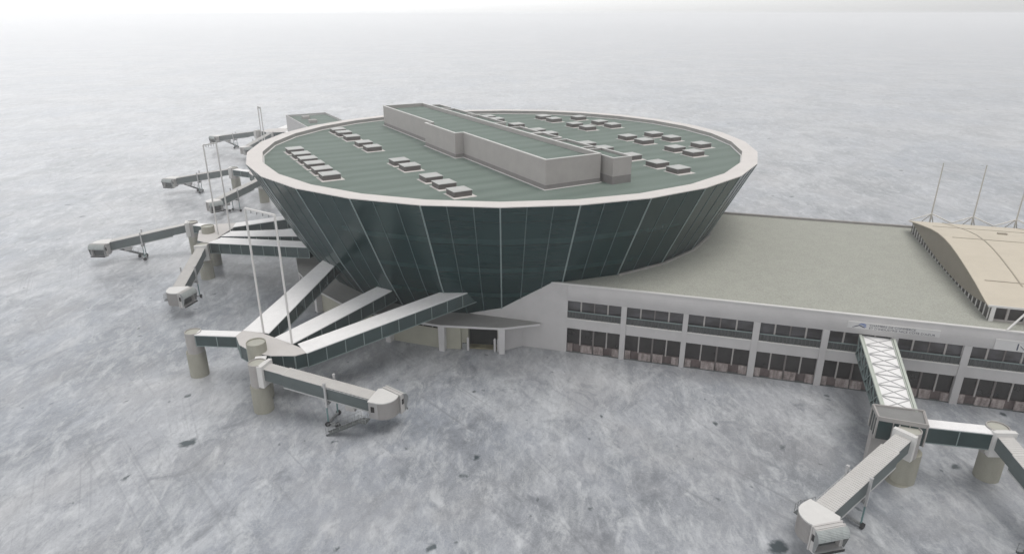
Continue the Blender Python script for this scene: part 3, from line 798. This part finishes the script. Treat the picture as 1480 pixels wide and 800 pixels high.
# --- near left hub
A_ = thing('walkway_hub', 'nearest pinkish grey walkway hub with three long white roofed corridors fanning to the concourse', 'walkway', (-28.5, 69, 0), 'walkway hubs around the round concourse')
hub(A_, [(-32.78, 70.98), (-31.6, 68.84), (-29.25, 66.9), (-27.08, 66.16), (-24.4, 66.16), (-22.94, 67.15), (-32.39, 73.35)])
def ext(p, q, d):
    L_ = hypot(q[0] - p[0], q[1] - p[1]); return (q[0] + (q[0] - p[0]) / L_ * d, q[1] + (q[1] - p[1]) / L_ * d)
def finger(parent, a, b, c_, d_, zh, ze, extra=5.0):
    """a,b roof corners at the hub, c_,d_ at the glass"""
    p0 = lerp(a, b, .5); p1 = lerp(c_, d_, .5)
    L_ = hypot(p1[0] - p0[0], p1[1] - p0[1]); u = ((p1[0] - p0[0]) / L_, (p1[1] - p0[1]) / L_)
    wd = lambda p, q: abs(-(q[0] - p[0]) * u[1] + (q[1] - p[1]) * u[0])
    w0, w1 = wd(a, b), wd(c_, d_); k = (L_ + extra) / L_
    return span(parent, p0, ext(p0, p1, extra), zh, zh + (ze - zh) * k, w0, 1.85, w1=w0 + (w1 - w0) * k)
finger(A_, (-32.3, 73.14), (-29.35, 70.97), (-27.96, 90.09), (-25.84, 87.89), 6.02, 7.9)
finger(A_, (-28.0, 70.61), (-25.57, 68.83), (-19.6, 83.51), (-17.43, 81.96), 6.03, 6.5)
finger(A_, (-25.19, 68.66), (-22.87, 66.96), (-11.02, 79.18), (-7.64, 78.39), 6.02, 7.6)
span(A_, (-32.6, 71.75), (-38.0, 72.15), 5.9, 5.9, 1.35, 1.5)
pier(A_, -38.73, 72.43); rotunda(A_, -38.6, 72.35, z1=5.98)
pier(A_, -28.97, 67.40, top=4.15, name='centre_pier'); rotunda(A_, -28.97, 67.25, z0=4.1, z1=7.15, r=1.08, mat=M['concrete'])
span(A_, (-28.2, 66.3), (-28.05, 65.2), 5.85, 5.85, 1.2, 1.5, name='vestibule')
portal((-29.82, 71.8), (-25.56, 69.03), 'nearest tall white goalpost mast, crossbar seen against the second hub corridors')

# --- second hub
B_ = thing('walkway_hub', 'second pinkish grey walkway hub on the left with corridors passing behind the glass drum', 'walkway', (-52, 111, 0), 'walkway hubs around the round concourse')
hub(B_, [(-53.9, 108.7), (-53.2, 107.0), (-50.5, 105.4), (-50.3, 109.2), (-50.0, 113.7), (-50.2, 117.1), (-53.6, 116.3), (-55.3, 112.4)])
finger(B_, (-50.35, 105.4), (-50.3, 108.6), (-33.44, 99.43), (-35.16, 102.95), 6.02, 7.3, 3)
finger(B_, (-49.7, 109.1), (-49.9, 112.0), (-36.56, 105.9), (-38.97, 110.31), 6.03, 7.0, 6)
finger(B_, (-50.3, 114.3), (-50.4, 117.0), (-41.74, 116.0), (-42.33, 118.4), 6.02, 6.9, 8)
span(B_, (-53.6, 115.3), (-57.9, 116.6), 5.9, 5.9, 1.4, 1.5)
pier(B_, -53.0, 111.55, top=4.15, name='centre_pier'); rotunda(B_, -53.2, 111.3, z0=4.1, z1=7.2, r=1.08, mat=M['concrete'])
portal((-50.99, 110.07), (-49.67, 112.05), 'second tall white goalpost mast, its crossbar level with the left end of the rim')

# --- third hub, mostly behind the drum
C_h = thing('walkway_hub', 'third walkway hub mostly hidden by the left edge of the glass drum', 'walkway', (-60, 158, 0), 'walkway hubs around the round concourse')
hub(C_h, [(-63.3, 158.2), (-61.5, 155.6), (-58.6, 154.6), (-56.0, 157.0), (-57.0, 162.5), (-61.5, 164.6), (-64.7, 162.0)])
span(C_h, (-63.9, 160.6), (-68.6, 162.9), 5.9, 5.9, 1.5, 1.5)
span(C_h, (-57, 157), (-36, 141), 6.02, 7, 2.8, 1.85); span(C_h, (-57.4, 161), (-34, 151), 6.02, 7, 2.8, 1.85)
portal((-59.5, 159.3), (-58.4, 157.9), 'third thin white goalpost mast rising behind the drum rim')

# --- fourth hub, far away
D_ = thing('walkway_hub', 'farthest walkway hub beside the annex with its green roof', 'walkway', (-78, 221, 0), 'walkway hubs around the round concourse')
hub(D_, [(-81.8, 219.6), (-79, 217.0), (-74.5, 217.6), (-73, 221), (-76, 226), (-81, 224)])
span(D_, (-77, 225), (-73.5, 236), 6.02, 7, 2.8, 1.85); span(D_, (-73.6, 219.5), (-63.5, 210), 6.02, 6.8, 2.6, 1.85); span(D_, (-74, 222.5), (-64, 219), 6.02, 6.8, 2.2, 1.85)
pier(D_, -77.5, 221, top=4.15, name='centre_pier')

# --- hub in front of the terminal
R_ = thing('walkway_hub', 'box shaped walkway hub with sunken grey roof and cross braced white corridor to the terminal', 'walkway', (37, 54, 0), 'walkway hubs around the round concourse')
hp = [(35.0, 55.3), (34.42, 53.2), (38.22, 51.85), (39.2, 54.2)]
hb = MB().prism([(x, y) for x, y in hp], 4.15, 6.12); hbo = hb.build('hub_cabin', M['glass_light'], R_)
ir = MB(); n = 4; hc = (sum(p[0] for p in hp) / 4, sum(p[1] for p in hp) / 4)
ip = [(hc[0] + (p[0] - hc[0]) * .955, hc[1] + (p[1] - hc[1]) * .955) for p in hp]; op = [(hc[0] + (p[0] - hc[0]) * 1.02, hc[1] + (p[1] - hc[1]) * 1.02) for p in hp]
pr = MB()
for i in range(4):
    j = (i + 1) % 4
    pr.face([(*op[i], 6.1), (*op[j], 6.1), (*op[j], 6.5), (*op[i], 6.5)])
    pr.face([(*op[i], 6.5), (*op[j], 6.5), (*ip[j], 6.5), (*ip[i], 6.5)])
    pr.face([(*ip[i], 6.1), (*ip[j], 6.1), (*ip[j], 6.5), (*ip[i], 6.5)])
pr.build('parapet', M['concrete_light'], hbo)
ir.face([(*q, 6.36) for q in ip]); ir.build('sunken_roof', noise_mat('grey_sunken_roof', (.25, .25, .245), rough=.8, var=.1, scale=.8), hbo)
f = MB()
for i in range(4):
    p, q = op[i], op[(i + 1) % 4]
    f.bar((*p, 4.15), (*p, 6.5), .14); f.bar((*p, 6.51), (*q, 6.51), .1)
    for t in (.33, .66): f.bar((*lerp(p, q, t), 4.15), (*lerp(p, q, t), 6.1), .07)
f.build('frame', M['concrete_light'], hbo)
MB().prism([(34.9, 54.9), (34.75, 54.1), (36.1, 53.6), (36.4, 54.4)], 0, 4.14).build('support_wall', M['concrete_light'], R_)
pR0, pR1 = (37.2, 54.75), (41.75, 68.2)
L_ = hypot(pR1[0] - pR0[0], pR1[1] - pR0[1])
bb = span(R_, pR0, pR1, 6.25, 7.15, 3.0, 2.1, name='braced_corridor', post=2.1, w1=3.55, h1=2.35)
u = ((pR1[0] - pR0[0]) / L_, (pR1[1] - pR0[1]) / L_); n_ = (-u[1], u[0])
def rp(t, s, dz=0.04):
    w_ = (3.0 + .55 * t) / 2 * s
    return (pR0[0] + u[0] * t * L_ + n_[0] * w_, pR0[1] + u[1] * t * L_ + n_[1] * w_, 6.25 + .9 * t + dz)
xb = MB(); nb = 7
for i in range(nb):
    t0, t1 = i / nb, (i + 1) / nb
    xb.bar(rp(t0, -.86), rp(t1, .86), .07, .05); xb.bar(rp(t0, .86), rp(t1, -.86), .07, .05)
    xb.bar(rp(t1, -.9, .05), rp(t1, .9, .05), .11, .06)
xb.build('cross_bracing', M['light_metal'], bb)
eb = MB()
for sd in (-1, 1):
    eb.bar(rp(0, sd * .98, .08), rp(1, sd * .98, .08), .26, .2); eb.bar(rp(0, sd * .84, .05), rp(1, sd * .84, .05), .1, .12)
eb.build('edge_beam', noise_mat('greenish_white_beam', (.52, .56, .50), rough=.6, var=.08, scale=1.2), bb)
for sd in (-1, 1):
    sb = MB()
    for i in range(nb):
        t0, t1 = i / nb, (i + 1) / nb
        sb.bar(rp(t0, sd * 1.04, -.1), rp(t1, sd * 1.04, -2.1 - .2 * t1), .07, .07)
        sb.bar(rp(t0, sd * 1.04, -2.1), rp(t1, sd * 1.04, -.1), .07, .07)
    sb.bar(rp(0, sd * 1.04, -2.1), rp(1, sd * 1.04, -2.3), .06, .06)
    sb.build('side_bracing', M['mullion'], bb)
span(R_, (38.75, 53.1), (44.3, 51.95), 5.9, 5.9, 1.35, 1.75)
pier(R_, 36.95, 52.2, top=.01)

# ------------------------------------------------------------------ boarding bridges (one template, local x along the tunnel)
def zt(s): return 5.72 - .143 * (s - 1.2)
def slope_box(mb, s0, s1, y0, y1, dt, db):
    """box following the tunnel slope, dt/db below the tunnel top line"""
    k = len(mb.v)
    for (s, y, d) in ((s0, y0, db), (s1, y0, db), (s1, y1, db), (s0, y1, db), (s0, y0, dt), (s1, y0, dt), (s1, y1, dt), (s0, y1, dt)):
        mb.v.append((s, y, zt(s) - d))
    mb.f += [(k, k + 3, k + 2, k + 1), (k + 4, k + 5, k + 6, k + 7), (k, k + 1, k + 5, k + 4), (k + 1, k + 2, k + 6, k + 5), (k + 2, k + 3, k + 7, k + 6), (k + 3, k, k + 4, k + 7)]
    return mb
def make_bridge(rot_off=(0, 0)):
    r = thing('boarding_bridge', '', 'jet bridge', (0, 0, 0), 'telescopic boarding bridges on concrete piers')
    pier(r, rot_off[0], rot_off[1])
    rotunda(r, 0, 0)
    cl = MB().box(.78, 1.22, -1.02, 1.02, 3.5, 6.12).box(.50, .779, -.92, .92, 3.5, 6.0)
    cl.build('collar', M['trim'], r)
    t1 = slope_box(MB(), 1.22, 4.2, -.68, .68, .06, 1.42).build('inner_tunnel', M['tunnel_side'], r)
    rb = slope_box(MB(), 1.22, 3.5, -.70, .70, 0, .058)
    s = 1.35
    while s < 3.45: slope_box(rb, s, s + .07, -.705, .705, -.035, .001); s += .26
    rb.build('roof_sheet', M['ribbed'], t1)
    t2 = slope_box(MB(), 3.5, 13.75, -.79, .79, .03, 1.62).build('outer_tunnel', M['tunnel_side'], r)
    rb = slope_box(MB(), 3.48, 13.75, -.81, .81, -.04, .028)
    s = 3.6
    while s < 13.7: slope_box(rb, s, s + .08, -.815, .815, -.078, -.039); s += .26
    rb.build('roof_sheet', M['ribbed'], t2)
    be = MB()
    for y in (-.80, .80): slope_box(be, 3.5, 13.75, y - .02, y + .02, 1.5, 1.64)
    be.build('bottom_rail', M['light_metal'], t2)
    lad = MB()
    for y in (-.96, -.80): slope_box(lad, 8.2, 13.7, y - .015, y + .015, .02, .06)
    s = 8.3
    while s < 13.6: lad.bar((s, -.96, zt(s) - .03), (s + .25, -.80, zt(s + .25) - .03), .035); s += .48
    lad.build('cable_tray', M['light_metal'], t2)
    # lift columns, bogie
    for y in (-1.04, 1.04):
        lc = MB().box(8.55, 8.75, y - .1, y + .1, 2.3, 5.1).box(8.52, 8.78, y - .13, y + .13, 5.1, 5.25)
        co = lc.build('lift_column', M['light_metal'], r)
        MB().box(8.59, 8.71, y - .06, y + .06, .3, 2.3).build('inner_ram', M['teal_metal'], co)
    ax = MB().box(8.55, 8.75, -1.1, 1.1, .22, .42); ax.box(8.5, 9.7, -1.12, -.96, .2, .36)
    ao = ax.build('axle_beam', M['grey_metal'], r)
    for (x, y) in ((8.65, -1.2), (8.65, 1.2), (9.75, -1.04)):
        MB().tube((x, y - .12, .28), (x, y + .12, .28), .28, 16).build('wheel', M['rubber'], ao, smooth=True)
    cb = MB().box(8.4, 8.9, -1.0, 1.0, 2.62, 2.84); cb.build('crosshead', M['grey_metal'], r)
    MB().box(10.6, 11.7, -.6, .35, zt(11.2) - 2.35, zt(11.2) - 1.66).build('equipment_box', M['cab'], r)
    # cab: slatted drum with a flat hat, head with bellows
    dr = [(13.72, -1.27)]
    for i in range(10):
        a_ = radians(-92 + i * 11.5); dr.append((14.85 + 1.5 * cos(a_), .28 + 1.62 * sin(a_)))
    dr += [(16.30, .62), (14.15, 1.52), (13.72, 1.30)]
    z0, z1 = 1.95, 3.86
    do = MB().prism(dr, z0, z1).build('cab_drum', M['drum'], r)
    dx = sum(p[0] for p in dr) / len(dr); dy = sum(p[1] for p in dr) / len(dr)
    hat = [(dx + (p[0] - dx) * 1.03, dy + (p[1] - dy) * 1.03) for p in dr]
    MB().prism(hat, z1 + .001, z1 + .12).build('cab_roof', M['trim'], do)
    sl = MB()
    for i in range(28):
        a_ = radians(-92 + i * 3.9); x, y = 14.85 + 1.51 * cos(a_), .28 + 1.63 * sin(a_)
        sl.bar((x, y, z0), (x, y, z1), .05, .035, up=(cos(a_), sin(a_), 0))
    sl.build('shutter_slats', M['concrete_light'], do)
    wn = MB().box(14.0, 14.4, -1.36, -1.29, 2.75, 3.4); wn.build('side_window', M['window_dark'], do)
    # head along the line h0-h1, facing outward by hn
    h0, h1 = Vector((14.1, 1.62)), Vector((16.5, .60)); hu = (h1 - h0).normalized(); hn = Vector((-hu.y, hu.x))
    if hn.y < 0: hn = -hn
    HL = (h1 - h0).length
    def hq(t, d): p = h0 + hu * (t * HL) + hn * d; return (p.x, p.y)
    def hbox(mb, t0, t1, d0, d1, za, zb): return mb.prism([hq(t0, d0), hq(t1, d0), hq(t1, d1), hq(t0, d1)], za, zb)
    hd = MB(); hbox(hd, .0, .10, .02, .62, 1.75, 4.0); hbox(hd, .90, 1.0, .02, .62, 1.75, 4.0); hbox(hd, .10, .90, .02, .62, 3.82, 4.0); hbox(hd, .1, .9, .02, .62, 1.75, 1.95)
    hbox(hd, -.03, 1.03, .02, .16, 1.7, 4.06); hbox(hd, -.02, 1.02, .40, .52, 3.99, 4.08)
    ho = hd.build('cab_head', M['cab'], r)
    iv = MB(); hbox(iv, .1, .9, .165, .2, 1.96, 3.8); iv.build('head_doorway', M['dark_metal'], ho)
    w2 = MB(); hbox(w2, 1.0, 1.012, .22, .48, 2.8, 3.4); hbox(w2, -.012, 0, .22, .48, 2.8, 3.4); w2.build('head_window', M['window_dark'], ho)
    aw = MB(); N_ = 9; pr_ = []
    for i in range(N_ + 1):
        a_ = i / N_ * radians(80); pr_.append((.52 + .62 * sin(a_), 3.12 + .86 * cos(a_)))
    for i in range(N_):
        (d0, za), (d1, zb) = pr_[i], pr_[i + 1]
        for off in (0, -.05):
            aw.face([(*hq(-.03, d0 + off), za + off), (*hq(1.03, d0 + off), za + off), (*hq(1.03, d1 + off), zb + off), (*hq(-.03, d1 + off), zb + off)])
        aw.bar((*hq(-.03, d1), zb), (*hq(1.03, d1), zb), .05, .05)
    for t in (-.03, .2, .4, .6, .8, 1.03):
        for i in range(N_):
            (d0, za), (d1, zb) = pr_[i], pr_[i + 1]; aw.bar((*hq(t, d0), za), (*hq(t, d1), zb), .05, .05)
    awo = aw.build('bellows_hood', M['canvas'], ho)
    for t in (-.02, 1.02):
        sc = MB()
        pts = [(*hq(t, d), z) for d, z in pr_] + [(*hq(t, .62 + .2), 2.0), (*hq(t, .60), 1.95)]
        sc.face(pts)
        sc.build('bellows_cheek', M['grey_metal'], ho)
    bm_ = MB(); hbox(bm_, .0, 1.0, .6, .95, 1.84, 1.95); bm_.build('docking_floor', M['light_metal'], ho)
    bm2 = MB(); hbox(bm2, .0, 1.0, .951, 1.03, 1.80, 2.0); bm2.build('bumper', M['rubber'], ho)
    # service stair
    st = MB().box(13.0, 13.85, -2.35, -1.29, 1.86, 1.93)
    a_, b_ = Vector((13.0, -1.85, 1.88)), Vector((9.3, -2.5, .04))
    side = Vector((.17, -.98, 0)) * .36
    for sg in (-1, 1): st.bar(a_ + side * sg, b_ + side * sg, .06, .2)
    for i in range(1, 10):
        p = a_.lerp(b_, i / 10); st.bar(p - side, p + side, .26, .03)
    so = st.build('service_stair', M['dark_metal'], r)
    rl = MB()
    for sg in (-1, 1):
        up_ = Vector((0, 0, .95))
        rl.bar(a_ + side * sg + up_, b_ + side * sg + up_, .035); rl.bar(a_ + side * sg + up_ * .5, b_ + side * sg + up_ * .5, .025)
        for i in range(6):
            p = a_.lerp(b_, i / 5) + side * sg; rl.bar(p, p + up_, .035)
    for z in (2.4, 2.85):
        rl.bar((13.0, -2.33, z), (13.85, -2.33, z), .035); rl.bar((13.83, -2.33, z), (13.83, -1.3, z), .035)
    for x, y in ((13.02, -2.33), (13.42, -2.33), (13.83, -2.33), (13.83, -1.8)): rl.bar((x, y, 1.9), (x, y, 2.86), .035)
    rl.build('stair_rail', M['grey_metal'], so)
    return r
def copy_tree(o, parent=None):
    c_ = o.copy(); COL.objects.link(c_); c_.parent = parent
    for ch in kids(o): copy_tree(ch, c_)
    return c_
bridge0 = make_bridge()
BR = [((-28.03, 64.51), -14.5, 'ribbed white roofed boarding bridge nearest the camera on the left, cab pointing right'),
      ((-58.9, 117.6), -158.9, 'boarding bridge reaching far left from the second hub, cab at the left end'),
      ((-51.5, 104.83), -81.5, 'short looking boarding bridge from the second hub pointing toward the camera'),
      ((-69.3, 164.1), -171.5, 'level boarding bridge behind the second goalpost mast, reaching left from the third hub'),
      ((-58.79, 153.74), -114.6, 'boarding bridge of the third hub slanting down beside the glass drum, crossed by the mast'),
      ((-83.3, 220.8), 172.5, 'farthest boarding bridge, dark and thin, reaching left from the fourth hub'),
      ((-78.1, 217.6), -103.5, 'far white roofed boarding bridge coming forward from the fourth hub'),
      ((36.75, 51.85), -144.1, 'boarding bridge in front of the terminal reaching lower left to a hooded cab'),
      ((45.1, 52.3), -92.0, 'boarding bridge running out of the frame at the right edge')]
for i, (p, az, lab) in enumerate(BR):
    o = bridge0 if i == 0 else copy_tree(bridge0)
    o.location = (p[0], p[1], 0); o.rotation_euler = (0, 0, radians(az)); o['label'] = lab
    if i == 7 or i == 8:
        pr0 = [c for c in kids(o) if c.name.startswith('pier')][0]
        w = Vector((.75, .55, 0)) if i == 7 else Vector((.75, .5, 0))
        w.rotate(__import__('mathutils').Euler((0, 0, -radians(az)))); pr0.location = w

# ------------------------------------------------------------------ annex at the far end
an = thing('annex_block', 'boxy annex with pale wall and green roof beyond the far side of the drum', 'building', (-58, 188, 0))
d1 = (.4924, -.8704); d2 = (.8704, .4924); o0 = (-66.4, 198.96)
ap = lambda a, b: (o0[0] + d1[0] * a + d2[0] * b, o0[1] + d1[1] * a + d2[1] * b)
AP = [ap(0, 0), ap(34, 0), ap(34, 11.8), ap(0, 11.8)]
w = MB().prism(AP, 0, 13.4).build('wall', M['annex_wall'], an)
r = MB()
ai = [ap(.3, .3), ap(33.7, .3), ap(33.7, 11.5), ap(.3, 11.5)]
pp = MB()
for i in range(4):
    j = (i + 1) % 4
    pp.face([(*AP[i], 13.4), (*AP[j], 13.4), (*AP[j], 14), (*AP[i], 14)]); pp.face([(*AP[i], 14), (*AP[j], 14), (*ai[j], 14), (*ai[i], 14)])
    pp.face([(*ai[i], 13.45), (*ai[j], 13.45), (*ai[j], 14), (*ai[i], 14)])
pp.build('parapet', M['annex_wall'], an)
r.face([(*q, 13.45) for q in ai]); ro = r.build('green_roof', M['green_roof'], an)
for a_, b_ in ((5.5, 3.2), (13.5, 3.2)):
    MB().prism([ap(a_, b_), ap(a_ + 2.2, b_), ap(a_ + 2.2, b_ + 2), ap(a_, b_ + 2)], 13.46, 14.2).build('roof_cowl', M['plant_wall'], ro)

# ------------------------------------------------------------------ haze
hz = MB().box(-9100, 9100, -450, 9100, -1, 44).build('haze', M['ground'])
hz['kind'] = 'stuff'
hm = bpy.data.materials.new('haze_air'); hm.use_nodes = True
nt = hm.node_tree; nt.nodes.clear()
out = nt.nodes.new('ShaderNodeOutputMaterial'); pv = nt.nodes.new('ShaderNodeVolumePrincipled')
pv.inputs['Color'].default_value = (0.998, 0.999, 1.0, 1); pv.inputs['Density'].default_value = 0.00068
pv.inputs['Anisotropy'].default_value = 0.7
nt.links.new(pv.outputs['Volume'], out.inputs['Volume'])
hz.data.materials.clear(); hz.data.materials.append(hm)

# ------------------------------------------------------------------ light
SUN_EL, SUN_AZ = 75, 95      # azimuth clockwise from +Y
world = bpy.data.worlds.new('World'); scene.world = world; world.use_nodes = True
nt = world.node_tree; N, L = nt.nodes, nt.links
bg = N['Background']; bg.inputs['Strength'].default_value = 0.12
st = N.new('ShaderNodeTexSky'); st.sky_type = 'NISHITA'; st.sun_disc = False
st.sun_elevation = radians(SUN_EL); st.sun_rotation = radians(SUN_AZ)
st.air_density = 1.0; st.dust_density = 4.0
# an overcast deck in front of the blue: boosted above the horizon to whiten haze, dim overhead
tc = N.new('ShaderNodeTexCoord'); sep = N.new('ShaderNodeSeparateXYZ'); L.new(tc.outputs['Generated'], sep.inputs[0])
ramp_ = N.new('ShaderNodeValToRGB'); ramp_.color_ramp.interpolation = 'EASE'
e_ = ramp_.color_ramp.elements
e_[0].position = 0.07; e_[0].color = (1, 1, 1, 1); e_[1].position = 0.50; e_[1].color = (0.30, 0.301, 0.305, 1)
e0_ = e_.new(0.0); e0_.color = (0.53, 0.53, 0.53, 1)
L.new(sep.outputs['Z'], ramp_.inputs['Fac'])
# the cloud is thinner, and so brighter, towards the left
lr = N.new('ShaderNodeMapRange'); lr.inputs['From Min'].default_value = -0.7; lr.inputs['From Max'].default_value = 0.7
lr.inputs['To Min'].default_value = 16.0; lr.inputs['To Max'].default_value = 6.8
L.new(sep.outputs['X'], lr.inputs['Value'])
cl = N.new('ShaderNodeVectorMath'); cl.operation = 'SCALE'; L.new(ramp_.outputs['Color'], cl.inputs[0]); L.new(lr.outputs['Result'], cl.inputs['Scale'])
mx = N.new('ShaderNodeMix'); mx.data_type = 'RGBA'; mx.inputs[0].default_value = 0.92
L.new(st.outputs['Color'], mx.inputs[6]); L.new(cl.outputs['Vector'], mx.inputs[7])
L.new(mx.outputs[2], bg.inputs['Color'])
sl = bpy.data.lights.new('sun', 'SUN'); sl.energy = 1.5; sl.angle = radians(40); sl.color = (1, .975, .94)
so = bpy.data.objects.new('sun', sl); COL.objects.link(so)
sd = Vector((sin(radians(SUN_AZ)) * cos(radians(SUN_EL)), cos(radians(SUN_AZ)) * cos(radians(SUN_EL)), sin(radians(SUN_EL))))
so.rotation_euler = sd.to_track_quat('Z', 'Y').to_euler()

# ------------------------------------------------------------------ camera
cam = bpy.data.cameras.new('camera'); co = bpy.data.objects.new('camera', cam); COL.objects.link(co)
cam.sensor_width = 36; cam.lens = 961.28 / 1480 * 36; cam.clip_end = 30000; cam.clip_start = .5
co.location = (0, 0, CAM_H); co.rotation_euler = (pi / 2 - .3764, 0, 0)
scene.camera = co

for o in bpy.data.objects:
    if '_w' in o: del o['_w']
vs = scene.view_settings; vs.view_transform = 'Standard'; vs.look = 'None'; vs.exposure = 0.5; vs.gamma = 1; vs.use_curve_mapping = False
scene.render.engine = 'CYCLES'
cy = scene.cycles
cy.max_bounces = 8; cy.diffuse_bounces = 3; cy.glossy_bounces = 3; cy.volume_bounces = 3; cy.transmission_bounces = 2
cy.use_denoising = True
try: cy.denoiser = 'OPENIMAGEDENOISE'
except Exception: pass
